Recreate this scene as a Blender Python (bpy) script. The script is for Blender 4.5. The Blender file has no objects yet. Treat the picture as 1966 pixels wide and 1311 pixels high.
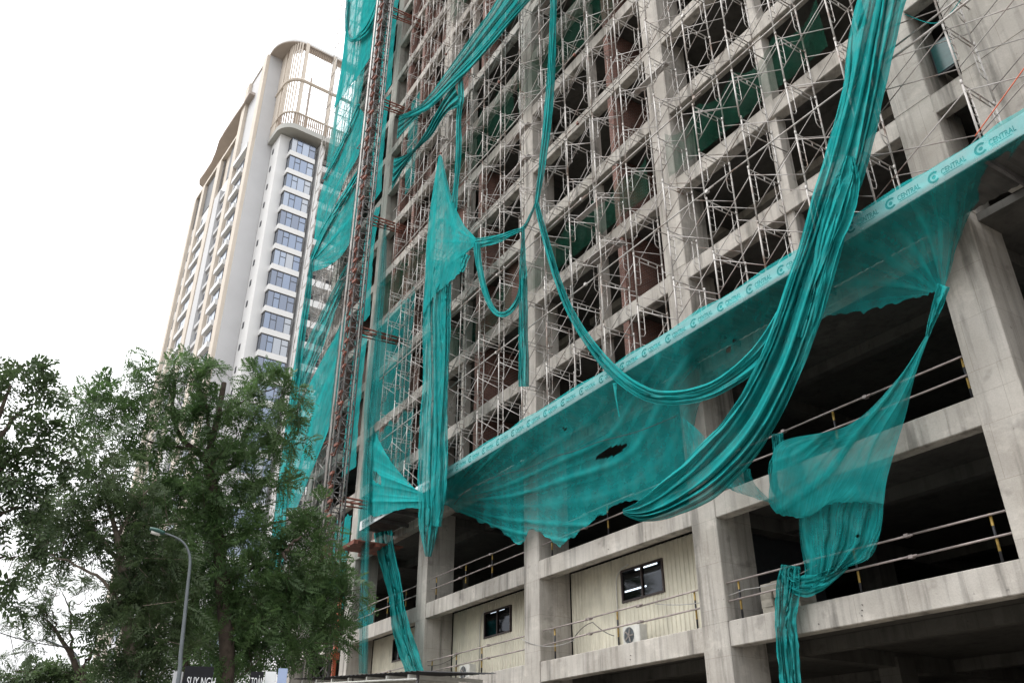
import bpy, math, random
import numpy as np
from mathutils import Vector, noise as mnoise

rnd = random.Random(7)
SC = bpy.context.scene
COL = SC.collection

# ------------------------------------------------------------------ camera, sky, sun, exposure
F_PX, TH, AZ = 1620.0, math.radians(28.2), math.radians(31.8)   # photo is 1966 x 1311
CAM = np.array([0.0, -16.5, 1.6])
HEAD = np.array([-math.cos(AZ), math.sin(AZ), 0.0])
RIGHT = np.array([math.sin(AZ), math.cos(AZ), 0.0])
UPZ = np.array([0.0, 0.0, 1.0])
FWD = HEAD * math.cos(TH) + UPZ * math.sin(TH)
CUP = UPZ * math.cos(TH) - HEAD * math.sin(TH)

cam = bpy.data.cameras.new('camera')
cam.sensor_width = 36.0
cam.lens = 36.0 * F_PX / 1966.0
cam.clip_start, cam.clip_end = 0.1, 3000.0
cam_o = bpy.data.objects.new('camera', cam)
COL.objects.link(cam_o)
cam_o.location = CAM
cam_o.rotation_euler = Vector(FWD).to_track_quat('-Z', 'Y').to_euler()
SC.camera = cam_o

SUN_EL, SUN_AZ = math.radians(58), math.radians(215)     # soft light behind cloud, from the street side
w = bpy.data.worlds.new('World')
SC.world = w
w.use_nodes = True
wn, wl = w.node_tree.nodes, w.node_tree.links
wn.clear()
sky = wn.new('ShaderNodeTexSky')
sky.sky_type = 'NISHITA'
sky.sun_disc = False
sky.sun_elevation = SUN_EL
sky.sun_rotation = SUN_AZ
sky.air_density, sky.dust_density, sky.ozone_density = 1.0, 6.0, 1.0
hs = wn.new('ShaderNodeHueSaturation')
hs.inputs['Saturation'].default_value = 0.12
mx = wn.new('ShaderNodeMix')
mx.data_type = 'RGBA'
mx.inputs[0].default_value = 0.8                          # closed cloud cover over the clear sky
# overcast cloud layer: three times brighter overhead than at the horizon
tcw = wn.new('ShaderNodeTexCoord')
sxw = wn.new('ShaderNodeSeparateXYZ')
mrw = wn.new('ShaderNodeMapRange')
mrw.inputs['To Min'].default_value, mrw.inputs['To Max'].default_value = 7.0, 21.0
cld = wn.new('ShaderNodeMix')
cld.data_type = 'RGBA'
cld.blend_type = 'MULTIPLY'
cld.inputs[0].default_value = 1.0
cld.inputs[6].default_value = (0.985, 0.995, 1.01, 1)
wl.new(tcw.outputs['Generated'], sxw.inputs[0])
wl.new(sxw.outputs[2], mrw.inputs['Value'])
wl.new(mrw.outputs[0], cld.inputs[7])
wl.new(cld.outputs[2], mx.inputs[7])
bg = wn.new('ShaderNodeBackground')
bg.inputs['Strength'].default_value = 0.115
out = wn.new('ShaderNodeOutputWorld')
wl.new(sky.outputs[0], hs.inputs['Color'])
wl.new(hs.outputs[0], mx.inputs[6])
wl.new(mx.outputs[2], bg.inputs['Color'])
wl.new(bg.outputs[0], out.inputs[0])

sun = bpy.data.lights.new('sun', 'SUN')
sun.energy, sun.angle, sun.color = 1.0, math.radians(25), (1.0, 0.97, 0.93)
sun_o = bpy.data.objects.new('sun', sun)
COL.objects.link(sun_o)
sd = Vector((math.sin(SUN_AZ) * math.cos(SUN_EL), math.cos(SUN_AZ) * math.cos(SUN_EL), math.sin(SUN_EL)))
sun_o.rotation_euler = sd.to_track_quat('Z', 'Y').to_euler()

SC.view_settings.view_transform = 'Standard'
SC.view_settings.look = 'None'
SC.view_settings.gamma = 1.0
SC.view_settings.use_curve_mapping = False
SC.view_settings.exposure = 0.74
SC.cycles.use_denoising = True
SC.cycles.transparent_max_bounces = 40
SC.cycles.max_bounces = 8
SC.cycles.diffuse_bounces = 3


def ray(px, py):
    return FWD + RIGHT * ((px - 983.0) / F_PX) - CUP * ((py - 655.5) / F_PX)


def at(px, py, Y):
    """point of the plane parallel to the facade at depth Y that the photo shows at (px, py)"""
    d = ray(px, py)
    return CAM + d * ((Y - CAM[1]) / d[1])


def far(px, py, dist):
    """point at a horizontal distance from the camera"""
    d = ray(px, py)
    return CAM + d * (dist / math.hypot(d[0], d[1]))


# ------------------------------------------------------------------ materials
MATS = {}


def new_mat(name):
    m = bpy.data.materials.new(name)
    m.use_nodes = True
    MATS[name] = m
    n = m.node_tree.nodes
    return m, n, m.node_tree.links, n['Principled BSDF']


def tex_noise(n, l, scale, detail=4, stretch=(1, 1, 1), rough=0.55):
    g = n.new('ShaderNodeNewGeometry')
    mp = n.new('ShaderNodeMapping')
    mp.inputs['Scale'].default_value = stretch
    t = n.new('ShaderNodeTexNoise')
    t.inputs['Scale'].default_value = scale
    t.inputs['Detail'].default_value = detail
    t.inputs['Roughness'].default_value = rough
    l.new(g.outputs['Position'], mp.inputs[0])
    l.new(mp.outputs[0], t.inputs['Vector'])
    return t


def ramp(n, l, src, stops):
    r = n.new('ShaderNodeValToRGB')
    e = r.color_ramp.elements
    while len(e) < len(stops):
        e.new(0.5)
    for el, (p, c) in zip(e, stops):
        el.position = p
        el.color = (c[0], c[1], c[2], 1) if hasattr(c, '__len__') else (c, c, c, 1)
    l.new(src, r.inputs[0])
    return r


def mult(n, l, a, b, fac=1.0, mode='MULTIPLY'):
    m = n.new('ShaderNodeMix')
    m.data_type = 'RGBA'
    m.blend_type = mode
    m.inputs[0].default_value = fac
    l.new(a, m.inputs[6])
    l.new(b, m.inputs[7])
    return m.outputs[2]


def bump(n, l, p, src, strength, dist=0.02):
    b = n.new('ShaderNodeBump')
    b.inputs['Strength'].default_value = strength
    b.inputs['Distance'].default_value = dist
    l.new(src, b.inputs['Height'])
    l.new(b.outputs[0], p.inputs['Normal'])


def plain(name, col, rough=0.6, metal=0.0, var=0.15, scale=6.0):
    m, n, l, p = new_mat(name)
    t = tex_noise(n, l, scale, 5)
    lo = [c * (1 - var) for c in col]
    hi = [min(1, c * (1 + var)) for c in col]
    r = ramp(n, l, t.outputs['Fac'], [(0.3, lo), (0.7, hi)])
    l.new(r.outputs[0], p.inputs['Base Color'])
    p.inputs['Roughness'].default_value = rough
    p.inputs['Metallic'].default_value = metal
    return m


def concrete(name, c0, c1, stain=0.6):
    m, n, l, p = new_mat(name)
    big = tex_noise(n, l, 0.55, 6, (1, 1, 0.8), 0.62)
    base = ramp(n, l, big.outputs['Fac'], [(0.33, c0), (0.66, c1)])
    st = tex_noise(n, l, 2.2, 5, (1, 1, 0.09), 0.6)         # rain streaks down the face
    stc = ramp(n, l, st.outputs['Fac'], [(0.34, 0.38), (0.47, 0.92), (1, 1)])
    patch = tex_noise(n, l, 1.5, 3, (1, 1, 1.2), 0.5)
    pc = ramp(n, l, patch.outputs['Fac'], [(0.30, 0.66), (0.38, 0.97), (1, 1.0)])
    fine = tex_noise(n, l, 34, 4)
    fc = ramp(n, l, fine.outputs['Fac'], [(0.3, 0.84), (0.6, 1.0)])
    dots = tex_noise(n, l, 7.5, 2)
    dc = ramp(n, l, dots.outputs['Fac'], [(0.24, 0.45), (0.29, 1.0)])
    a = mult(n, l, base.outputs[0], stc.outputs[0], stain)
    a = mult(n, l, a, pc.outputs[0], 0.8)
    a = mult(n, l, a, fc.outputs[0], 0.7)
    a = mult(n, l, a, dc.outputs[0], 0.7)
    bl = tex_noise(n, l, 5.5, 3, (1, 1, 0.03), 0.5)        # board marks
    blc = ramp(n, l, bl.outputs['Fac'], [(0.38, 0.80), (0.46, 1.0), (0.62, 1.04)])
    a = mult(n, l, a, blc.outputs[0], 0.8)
    g = n.new('ShaderNodeNewGeometry')
    sx = n.new('ShaderNodeSeparateXYZ')
    l.new(g.outputs['Position'], sx.inputs[0])
    ad = n.new('ShaderNodeMath')
    l.new(sx.outputs[0], ad.inputs[0])
    l.new(sx.outputs[1], ad.inputs[1])
    cx_ = n.new('ShaderNodeCombineXYZ')
    l.new(ad.outputs[0], cx_.inputs[0])
    l.new(sx.outputs[2], cx_.inputs[1])
    bk = n.new('ShaderNodeTexBrick')                        # seams between shutter boards
    bk.offset = 0.37
    for nm_, v_ in (('Scale', 1.0), ('Brick Width', 1.31), ('Row Height', 1.17), ('Mortar Size', 0.007), ('Mortar Smooth', 0.4)):
        bk.inputs[nm_].default_value = v_
    bk.inputs['Color1'].default_value = (1, 1, 1, 1)
    bk.inputs['Color2'].default_value = (0.90, 0.90, 0.91, 1)
    bk.inputs['Mortar'].default_value = (0.62, 0.60, 0.58, 1)
    l.new(cx_.outputs[0], bk.inputs['Vector'])
    a = mult(n, l, a, bk.outputs[0], 0.75)
    wp = tex_noise(n, l, 0.8, 4, (1, 1, 1.6), 0.7)          # pale laitance patches
    wc = ramp(n, l, wp.outputs['Fac'], [(0.55, 1.0), (0.66, 1.22)])
    a = mult(n, l, a, wc.outputs[0], 0.9)
    l.new(a, p.inputs['Base Color'])
    p.inputs['Roughness'].default_value = 0.9
    bump(n, l, p, fine.outputs['Fac'], 0.35, 0.01)
    return m


def brick_mat():
    m, n, l, p = new_mat('brick')
    g = n.new('ShaderNodeNewGeometry')
    sx = n.new('ShaderNodeSeparateXYZ')
    l.new(g.outputs['Position'], sx.inputs[0])
    ad = n.new('ShaderNodeMath')
    l.new(sx.outputs[0], ad.inputs[0])
    l.new(sx.outputs[1], ad.inputs[1])
    cx = n.new('ShaderNodeCombineXYZ')
    l.new(ad.outputs[0], cx.inputs[0])
    l.new(sx.outputs[2], cx.inputs[1])
    b = n.new('ShaderNodeTexBrick')
    b.inputs['Scale'].default_value = 1.0
    b.inputs['Brick Width'].default_value = 0.22
    b.inputs['Row Height'].default_value = 0.075
    b.inputs['Mortar Size'].default_value = 0.009
    b.inputs['Color1'].default_value = (0.23, 0.095, 0.068, 1)
    b.inputs['Color2'].default_value = (0.15, 0.062, 0.048, 1)
    b.inputs['Mortar'].default_value = (0.24, 0.21, 0.19, 1)
    l.new(cx.outputs[0], b.inputs['Vector'])
    t = tex_noise(n, l, 1.2, 4)
    r = ramp(n, l, t.outputs['Fac'], [(0.3, 0.7), (0.7, 1.1)])
    l.new(mult(n, l, b.outputs[0], r.outputs[0]), p.inputs['Base Color'])
    p.inputs['Roughness'].default_value = 0.95
    bump(n, l, p, b.outputs['Fac'], -0.4, 0.01)
    return m


def net_mat(name, c_lo, c_hi, alpha_lo, alpha_hi, transl=0.35, stretch=(1, 1, 1), uvs=(60, 3, 1)):
    m, n, l, p = new_mat(name)
    n.remove(p)
    o = n['Material Output']
    t = tex_noise(n, l, 1.6, 6, stretch, 0.65)
    col = ramp(n, l, t.outputs['Fac'], [(0.3, c_lo), (0.7, c_hi)])
    uvn = n.new('ShaderNodeUVMap')
    mp = n.new('ShaderNodeMapping')
    mp.inputs['Scale'].default_value = uvs
    l.new(uvn.outputs[0], mp.inputs[0])
    st = n.new('ShaderNodeTexNoise')
    st.inputs['Scale'].default_value = 1.0
    st.inputs['Detail'].default_value = 5
    l.new(mp.outputs[0], st.inputs['Vector'])
    fine = tex_noise(n, l, 60, 3)
    cm = ramp(n, l, st.outputs['Fac'], [(0.3, 0.78), (0.7, 1.12)])
    cc = mult(n, l, col.outputs[0], cm.outputs[0], 0.8)
    dt = tex_noise(n, l, 2.4, 5, (1, 1, 0.7), 0.7)           # dust caught in the weave
    dr = ramp(n, l, dt.outputs['Fac'], [(0.48, 0.0), (0.72, 0.28)])
    dm = n.new('ShaderNodeMix')
    dm.data_type = 'RGBA'
    dm.inputs[7].default_value = (0.16, 0.22, 0.20, 1)
    l.new(dr.outputs[0], dm.inputs[0])
    l.new(cc, dm.inputs[6])
    cc = dm.outputs[2]
    df = n.new('ShaderNodeBsdfDiffuse')
    tr = n.new('ShaderNodeBsdfTranslucent')
    l.new(cc, df.inputs[0])
    l.new(cc, tr.inputs[0])
    ms = n.new('ShaderNodeMixShader')
    ms.inputs[0].default_value = transl
    l.new(df.outputs[0], ms.inputs[1])
    l.new(tr.outputs[0], ms.inputs[2])
    bp = n.new('ShaderNodeBump')
    bp.inputs['Strength'].default_value = 0.25
    bp.inputs['Distance'].default_value = 0.02
    l.new(st.outputs['Fac'], bp.inputs['Height'])
    l.new(bp.outputs[0], df.inputs['Normal'])
    tp = n.new('ShaderNodeBsdfTransparent')
    mix = n.new('ShaderNodeMixShader')
    av = n.new('ShaderNodeMath')
    av.operation = 'MULTIPLY_ADD'
    av.inputs[1].default_value = 0.5
    l.new(st.outputs['Fac'], av.inputs[0])
    sc_ = n.new('ShaderNodeMath')
    sc_.operation = 'MULTIPLY'
    sc_.inputs[1].default_value = 0.5
    l.new(fine.outputs['Fac'], sc_.inputs[0])
    l.new(sc_.outputs[0], av.inputs[2])
    mr = n.new('ShaderNodeMapRange')
    mr.inputs['From Min'].default_value = 0.3
    mr.inputs['From Max'].default_value = 0.7
    mr.inputs['To Min'].default_value = alpha_lo
    mr.inputs['To Max'].default_value = alpha_hi
    l.new(av.outputs[0], mr.inputs['Value'])
    ga = n.new('ShaderNodeAttribute')                        # gathered folds carry more threads
    ga.attribute_name = 'gather'
    gm = n.new('ShaderNodeMath')
    gm.operation = 'MULTIPLY_ADD'
    gm.use_clamp = True
    gm.inputs[1].default_value = 0.46
    l.new(ga.outputs['Fac'], gm.inputs[0])
    l.new(mr.outputs[0], gm.inputs[2])
    l.new(gm.outputs[0], mix.inputs[0])
    l.new(tp.outputs[0], mix.inputs[1])
    l.new(ms.outputs[0], mix.inputs[2])
    l.new(mix.outputs[0], o.inputs[0])
    return m


def glass_mat(name, tint, refl, gloss=(0.9, 0.93, 1.0)):
    m, n, l, p = new_mat(name)
    n.remove(p)
    tp = n.new('ShaderNodeBsdfTransparent')
    tp.inputs[0].default_value = (*tint, 1)
    gl = n.new('ShaderNodeBsdfGlossy')
    gl.inputs['Roughness'].default_value = 0.04
    gl.inputs[0].default_value = (*gloss, 1)
    mx_ = n.new('ShaderNodeMixShader')
    mx_.inputs[0].default_value = refl
    l.new(tp.outputs[0], mx_.inputs[1])
    l.new(gl.outputs[0], mx_.inputs[2])
    l.new(mx_.outputs[0], n['Material Output'].inputs[0])
    return m


def leaf_mat(name, lo, hi, transl=0.3):
    m, n, l, p = new_mat(name)
    n.remove(p)
    t = tex_noise(n, l, 0.9, 5, (1, 1, 1), 0.7)
    col = ramp(n, l, t.outputs['Fac'], [(0.32, lo), (0.68, hi)])
    t2 = tex_noise(n, l, 14, 2)
    c2 = ramp(n, l, t2.outputs['Fac'], [(0.3, 0.7), (0.7, 1.25)])
    cc = mult(n, l, col.outputs[0], c2.outputs[0], 0.9)
    pb = n.new('ShaderNodeBsdfPrincipled')
    pb.inputs['Roughness'].default_value = 0.55
    l.new(cc, pb.inputs['Base Color'])
    tr = n.new('ShaderNodeBsdfTranslucent')
    l.new(cc, tr.inputs[0])
    ms = n.new('ShaderNodeMixShader')
    ms.inputs[0].default_value = transl
    l.new(pb.outputs[0], ms.inputs[1])
    l.new(tr.outputs[0], ms.inputs[2])
    l.new(ms.outputs[0], n['Material Output'].inputs[0])
    return m


def stripe_mat():
    m, n, l, p = new_mat('stripe')
    tc = n.new('ShaderNodeTexCoord')
    sx = n.new('ShaderNodeSeparateXYZ')
    l.new(tc.outputs['Object'], sx.inputs[0])
    md = n.new('ShaderNodeMath')
    md.operation = 'MODULO'
    md.inputs[1].default_value = 0.5
    ad = n.new('ShaderNodeMath')
    ad.inputs[1].default_value = 10.0
    l.new(sx.outputs[2], ad.inputs[0])
    l.new(ad.outputs[0], md.inputs[0])
    gt = n.new('ShaderNodeMath')
    gt.operation = 'GREATER_THAN'
    gt.inputs[1].default_value = 0.25
    l.new(md.outputs[0], gt.inputs[0])
    r = ramp(n, l, gt.outputs[0], [(0.0, (0.02, 0.02, 0.025)), (1.0, (0.36, 0.235, 0.05))])
    t = tex_noise(n, l, 9, 4)
    r2 = ramp(n, l, t.outputs['Fac'], [(0.3, 0.6), (0.6, 1.0)])
    l.new(mult(n, l, r.outputs[0], r2.outputs[0]), p.inputs['Base Color'])
    p.inputs['Roughness'].default_value = 0.6
    return m


def emis(name, col, s):
    m, n, l, p = new_mat(name)
    p.inputs['Base Color'].default_value = (0.8, 0.8, 0.8, 1)
    p.inputs['Emission Color'].default_value = (*col, 1)
    p.inputs['Emission Strength'].default_value = s
    return m


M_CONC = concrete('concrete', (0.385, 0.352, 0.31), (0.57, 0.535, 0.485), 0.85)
M_CONC_SHADE = concrete('concrete_shade', (0.085, 0.08, 0.072), (0.135, 0.128, 0.115), 0.4)  # same concrete, with the interior shade darkened into its colour
M_BRICK = brick_mat()


def rusty(name, a, b, c, scale):
    m, n, l, p = new_mat(name)
    t = tex_noise(n, l, scale, 6, (1, 1, 0.6), 0.65)
    r = ramp(n, l, t.outputs['Fac'], [(0.34, a), (0.52, b), (0.66, c)])
    l.new(r.outputs[0], p.inputs['Base Color'])
    p.inputs['Roughness'].default_value = 0.55
    p.inputs['Metallic'].default_value = 0.15
    return m


M_STEEL = rusty('galvanised', (0.52, 0.50, 0.48), (0.40, 0.38, 0.36), (0.19, 0.13, 0.10), 1.9)
M_BRACE = rusty('brace_steel', (0.44, 0.42, 0.405), (0.33, 0.305, 0.29), (0.16, 0.11, 0.085), 1.3)
M_RUST = plain('red_oxide', (0.165, 0.052, 0.032), 0.7, 0.1, 0.45, 3.0)
M_DARKST = plain('mast_steel', (0.16, 0.15, 0.15), 0.55, 0.4, 0.35, 2.0)
M_RAILST = plain('rail_steel', (0.34, 0.29, 0.275), 0.45, 0.4, 0.3, 3.0)
M_STRIPE = stripe_mat()
NET_LO, NET_HI = (0.013, 0.275, 0.278), (0.030, 0.41, 0.405)
M_NET = net_mat('net_teal', NET_LO, NET_HI, 0.80, 0.96, 0.3)
M_NET_MID = net_mat('net_mid', NET_LO, NET_HI, 0.60, 0.80, 0.3)
M_NET_SKIRT = net_mat('net_skirt', NET_LO, NET_HI, 0.48, 0.62, 0.08)
M_NET_THIN = net_mat('net_thin', NET_LO, NET_HI, 0.38, 0.65, 0.3)
M_NET_GREEN = net_mat('net_green', (0.008, 0.07, 0.042), (0.018, 0.11, 0.07), 0.26, 0.44, 0.3)
M_WHITE = plain('white_board', (0.78, 0.79, 0.80), 0.5, 0, 0.05)
M_PRINT = plain('grey_print', (0.05, 0.085, 0.09), 0.6, 0, 0.1)
M_CABIN = plain('cabin_panel', (0.76, 0.715, 0.58), 0.5, 0, 0.1, 1.2)
_n, _l = M_CABIN.node_tree.nodes, M_CABIN.node_tree.links
_p = _n['Principled BSDF']
_src = _p.inputs['Base Color'].links[0].from_socket
_t = tex_noise(_n, _l, 3.0, 5, (1, 1, 0.12), 0.65)
_r = ramp(_n, _l, _t.outputs['Fac'], [(0.32, 0.62), (0.50, 0.97), (1, 1)])
_t2 = tex_noise(_n, _l, 0.9, 5, (1, 1, 1), 0.65)
_r2 = ramp(_n, _l, _t2.outputs['Fac'], [(0.35, 0.80), (0.6, 1.0)])
_l.new(mult(_n, _l, mult(_n, _l, _src, _r.outputs[0], 0.45), _r2.outputs[0], 0.7), _p.inputs['Base Color'])
M_FRAME = plain('brown_frame', (0.045, 0.03, 0.028), 0.5, 0, 0.2)
M_GLASS = glass_mat('window_glass', (0.5, 0.53, 0.55), 0.05)
M_TUBE = emis('tube_light', (0.93, 0.96, 1.0), 5.0)
M_AC = plain('cooler_white', (0.62, 0.61, 0.57), 0.5, 0, 0.12)
M_BLACK = plain('black_plastic', (0.03, 0.03, 0.03), 0.6, 0, 0.2)
M_TWHITE = plain('tower_white', (0.62, 0.62, 0.62), 0.7, 0, 0.05, 0.25)
M_TGREY = plain('tower_grey', (0.47, 0.47, 0.48), 0.7, 0, 0.05, 0.25)
M_TBEIGE = plain('tower_beige', (0.52, 0.46, 0.395), 0.7, 0, 0.08, 0.4)
M_TSOFF = plain('tower_soffit', (0.40, 0.35, 0.315), 0.8, 0, 0.1, 0.3)
M_TSLAT = plain('tower_slat', (0.29, 0.225, 0.175), 0.8, 0, 0.1, 0.5)
M_TSOFFG = plain('tower_soffit_grey', (0.36, 0.36, 0.34), 0.8, 0, 0.06, 0.3)
M_TGLASS, _n, _l, _p = new_mat('tower_glass')
_p.inputs['Base Color'].default_value = (0.17, 0.20, 0.26, 1)
_p.inputs['Metallic'].default_value = 0.85
_p.inputs['Roughness'].default_value = 0.12
M_TGL = [M_TGLASS]
for _i, _c in enumerate(((0.15, 0.17, 0.215), (0.23, 0.26, 0.315), (0.27, 0.285, 0.31))):
    _m, _n, _l, _p = new_mat('tower_glass_%d' % _i)
    _p.inputs['Base Color'].default_value = (*_c, 1)
    _p.inputs['Metallic'].default_value = 0.8
    _p.inputs['Roughness'].default_value = 0.12 + 0.05 * _i
    M_TGL.append(_m)
M_TDARK = plain('tower_frame', (0.055, 0.058, 0.066), 0.5, 0, 0.15)
M_BARK = plain('bark', (0.065, 0.048, 0.036), 0.95, 0, 0.45, 5.0)
M_BARK2 = plain('bark_pale', (0.17, 0.14, 0.11), 0.95, 0, 0.5, 4.0)
M_LEAF = leaf_mat('leaf', (0.045, 0.092, 0.030), (0.12, 0.20, 0.068), 0.45)
M_LEAF2 = leaf_mat('leaf_dark', (0.032, 0.058, 0.022), (0.10, 0.148, 0.058), 0.42)
M_LAMP = plain('lamp_grey', (0.12, 0.135, 0.145), 0.5, 0.2, 0.12)
M_ORANGE = plain('orange_tarp', (0.62, 0.13, 0.06), 0.6, 0, 0.2)
M_BLUE = plain('blue_tarp', (0.16, 0.16, 0.50), 0.6, 0, 0.2)
M_ASPH = plain('asphalt', (0.055, 0.055, 0.057), 0.9, 0, 0.2, 3)
M_PAVE = plain('paving', (0.24, 0.23, 0.215), 0.9, 0, 0.15, 2)
M_EARTH = plain('earth', (0.17, 0.15, 0.12), 0.95, 0, 0.2, 0.3)
M_SHEET = plain('roof_sheet', (0.035, 0.035, 0.038), 0.95, 0.0, 0.3, 2)
M_SIGN = plain('sign_black', (0.008, 0.008, 0.011), 0.9, 0, 0.2)
M_DECK = plain('deck_sheet', (0.10, 0.095, 0.09), 0.8, 0.1, 0.3, 2)
M_BLOCK = plain('block_grey', (0.28, 0.26, 0.22), 0.95, 0, 0.2, 4)
M_PALEBL = plain('pale_blue_wall', (0.35, 0.43, 0.62), 0.7, 0, 0.05, 0.3)
M_ROPE = plain('rope', (0.32, 0.31, 0.30), 0.8, 0, 0.2)


# ------------------------------------------------------------------ mesh helpers
class MB:
    def __init__(s):
        s.v, s.f = [], []

    def box(s, x0, x1, y0, y1, z0, z1):
        i = len(s.v)
        s.v += [(x0, y0, z0), (x1, y0, z0), (x1, y1, z0), (x0, y1, z0), (x0, y0, z1), (x1, y0, z1), (x1, y1, z1), (x0, y1, z1)]
        s.f += [(i, i + 3, i + 2, i + 1), (i + 4, i + 5, i + 6, i + 7), (i, i + 1, i + 5, i + 4), (i + 1, i + 2, i + 6, i + 5), (i + 2, i + 3, i + 7, i + 6), (i + 3, i, i + 4, i + 7)]
        return s

    def bbox(s, x0, x1, y0, y1, z0, z1, b=0.02):
        """box whose upright edges are bevelled"""
        i = len(s.v)
        ring = [(x0 + b, y0), (x1 - b, y0), (x1, y0 + b), (x1, y1 - b), (x1 - b, y1), (x0 + b, y1), (x0, y1 - b), (x0, y0 + b)]
        for z in (z0, z1):
            s.v += [(a, c, z) for a, c in ring]
        s.f += [tuple(i + 7 - k for k in range(8)), tuple(i + 8 + k for k in range(8))]
        s.f += [(i + k, i + (k + 1) % 8, i + 8 + (k + 1) % 8, i + 8 + k) for k in range(8)]
        return s

    def xbeam(s, x0, x1, y0, y1, z0, z1, b=0.02):
        """box along X whose long edges are bevelled"""
        i = len(s.v)
        ring = [(y0 + b, z0), (y1 - b, z0), (y1, z0 + b), (y1, z1 - b), (y1 - b, z1), (y0 + b, z1), (y0, z1 - b), (y0, z0 + b)]
        for x in (x0, x1):
            s.v += [(x, a, c) for a, c in ring]
        s.f += [tuple(i + 7 - k for k in range(8)), tuple(i + 8 + k for k in range(8))]
        s.f += [(i + k, i + (k + 1) % 8, i + 8 + (k + 1) % 8, i + 8 + k) for k in range(8)]
        return s

    def path(s, pts, rad, n=6, caps=True):
        """tube along a polyline, rad a number or a list"""
        pts = [Vector(p) for p in pts]
        i0 = len(s.v)
        up = Vector((0.123, 0.31, 0.95))
        for k, p in enumerate(pts):
            a = pts[max(k - 1, 0)]
            b = pts[min(k + 1, len(pts) - 1)]
            d = (b - a)
            if d.length < 1e-9:
                d = Vector((0, 0, 1))
            d.normalize()
            u = d.cross(up)
            if u.length < 0.05:
                u = d.cross(Vector((1, 0, 0)))
            u.normalize()
            vv = d.cross(u)
            r = rad[k] if hasattr(rad, '__len__') else rad
            for j in range(n):
                an = 2 * math.pi * j / n
                q = p + u * (math.cos(an) * r) + vv * (math.sin(an) * r)
                s.v.append((q.x, q.y, q.z))
        for k in range(len(pts) - 1):
            for j in range(n):
                a = i0 + k * n + j
                b = i0 + k * n + (j + 1) % n
                s.f.append((a, b, b + n, a + n))
        if caps:
            s.f.append(tuple(i0 + n - 1 - j for j in range(n)))
            e = i0 + (len(pts) - 1) * n
            s.f.append(tuple(e + j for j in range(n)))
        return s

    def poly_prism(s, pts, z0, z1):
        """outline in XY raised from z0 to z1"""
        i = len(s.v)
        k = len(pts)
        s.v += [(a, b, z0) for a, b in pts] + [(a, b, z1) for a, b in pts]
        s.f += [tuple(i + k - 1 - j for j in range(k)), tuple(i + k + j for j in range(k))]
        s.f += [(i + j, i + (j + 1) % k, i + k + (j + 1) % k, i + k + j) for j in range(k)]
        return s

    def mesh(s, name, smooth=False):
        me = bpy.data.meshes.new(name)
        me.from_pydata(s.v, [], s.f)
        if smooth:
            me.polygons.foreach_set('use_smooth', [True] * len(me.polygons))
        me.update()
        return me


def link(name, me, mat, parent=None, loc=None, rot=None):
    o = bpy.data.objects.new(name, me)
    if mat is not None and not me.materials:
        me.materials.append(mat)
    COL.objects.link(o)
    if parent is not None:
        o.parent = parent
    if loc is not None:
        o.location = loc
    if rot is not None:
        o.rotation_euler = rot
    return o


def obj(name, mb, mat, parent=None, smooth=False, loc=None, rot=None):
    return link(name, mb.mesh(name, smooth), mat, parent, loc, rot)


def tag(o, label, cat, group=None):
    o['label'], o['category'] = label, cat
    if group:
        o['group'] = group
    return o


def thing(name, label, cat, group=None, loc=(0, 0, 0), rot=None):
    o = bpy.data.objects.new(name, None)
    COL.objects.link(o)
    o.location = loc
    if rot is not None:
        o.rotation_euler = rot
    return tag(o, label, cat, group)


def struct(name, mb, mat):
    o = obj(name, mb, mat)
    o['kind'] = 'structure'
    return o


# ------------------------------------------------------------------ ground
struct('ground', MB().box(-900, 900, -900, 900, -1.0, 0.0), M_EARTH)
struct('road', MB().box(-300, 200, -27, -13.5, 0.0, 0.004), M_ASPH)
struct('pavement', MB().box(-300, 200, -13.4, -6.0, 0.0, 0.13), M_PAVE)
struct('kerb', MB().xbeam(-300, 200, -13.62, -13.4, 0.0, 0.14, 0.02), M_CONC)

# ------------------------------------------------------------------ unfinished concrete building
BLD = thing('unfinished_building', 'bare concrete frame building under construction behind the tall scaffold', 'building')
COLX = [-51.9, -43.2, -34.6, -25.8, -17.1, -8.5]          # left edges of the columns, each 0.97 wide
CW = 0.97
LV = [(4.87, 5.50), (8.22, 8.85), (12.46, 13.05)] + [(15.85 + 3.43 * k, 16.42 + 3.43 * k) for k in range(17)]
TOP = LV[-1][1]
XR = 2.0
XL = COLX[0]
# slabs, downstand beams and inner columns
for k, (zb, zt) in enumerate(LV):
    obj('floor_slab', MB().box(XL + 0.02, XR, 0.40, 15.0, zt - 0.20, zt - 0.004), M_CONC_SHADE, BLD)
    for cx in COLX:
        obj('inner_beam', MB().box(cx + 0.25, cx + 0.7, 0.42, 14.9, zb + 0.02, zt - 0.21), M_CONC_SHADE, BLD)
    obj('inner_beam', MB().box(XL + 0.05, XR, 3.0, 3.32, zb + 0.06, zt - 0.213), M_CONC_SHADE if k < 4 else M_CONC, BLD)  # lower floors take the shade-darkened concrete, upper floors the plain one
    obj('inner_beam', MB().box(XL + 0.05, XR, 9.8, 10.2, zb + 0.06, zt - 0.213), M_CONC_SHADE, BLD)
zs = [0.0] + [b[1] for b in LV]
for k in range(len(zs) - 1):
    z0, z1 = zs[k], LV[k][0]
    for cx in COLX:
        obj('inner_column', MB().box(cx + 0.1, cx + 0.8, 6.9, 7.7, z0, z1 + 0.3), M_CONC_SHADE, BLD)
obj('back_wall', MB().box(XL, XR, 15.0, 15.3, 0, TOP), M_CONC_SHADE, BLD)
obj('end_wall', MB().box(XR, XR + 0.3, 0.0, 15.3, 0, TOP), M_CONC_SHADE, BLD)
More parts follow.
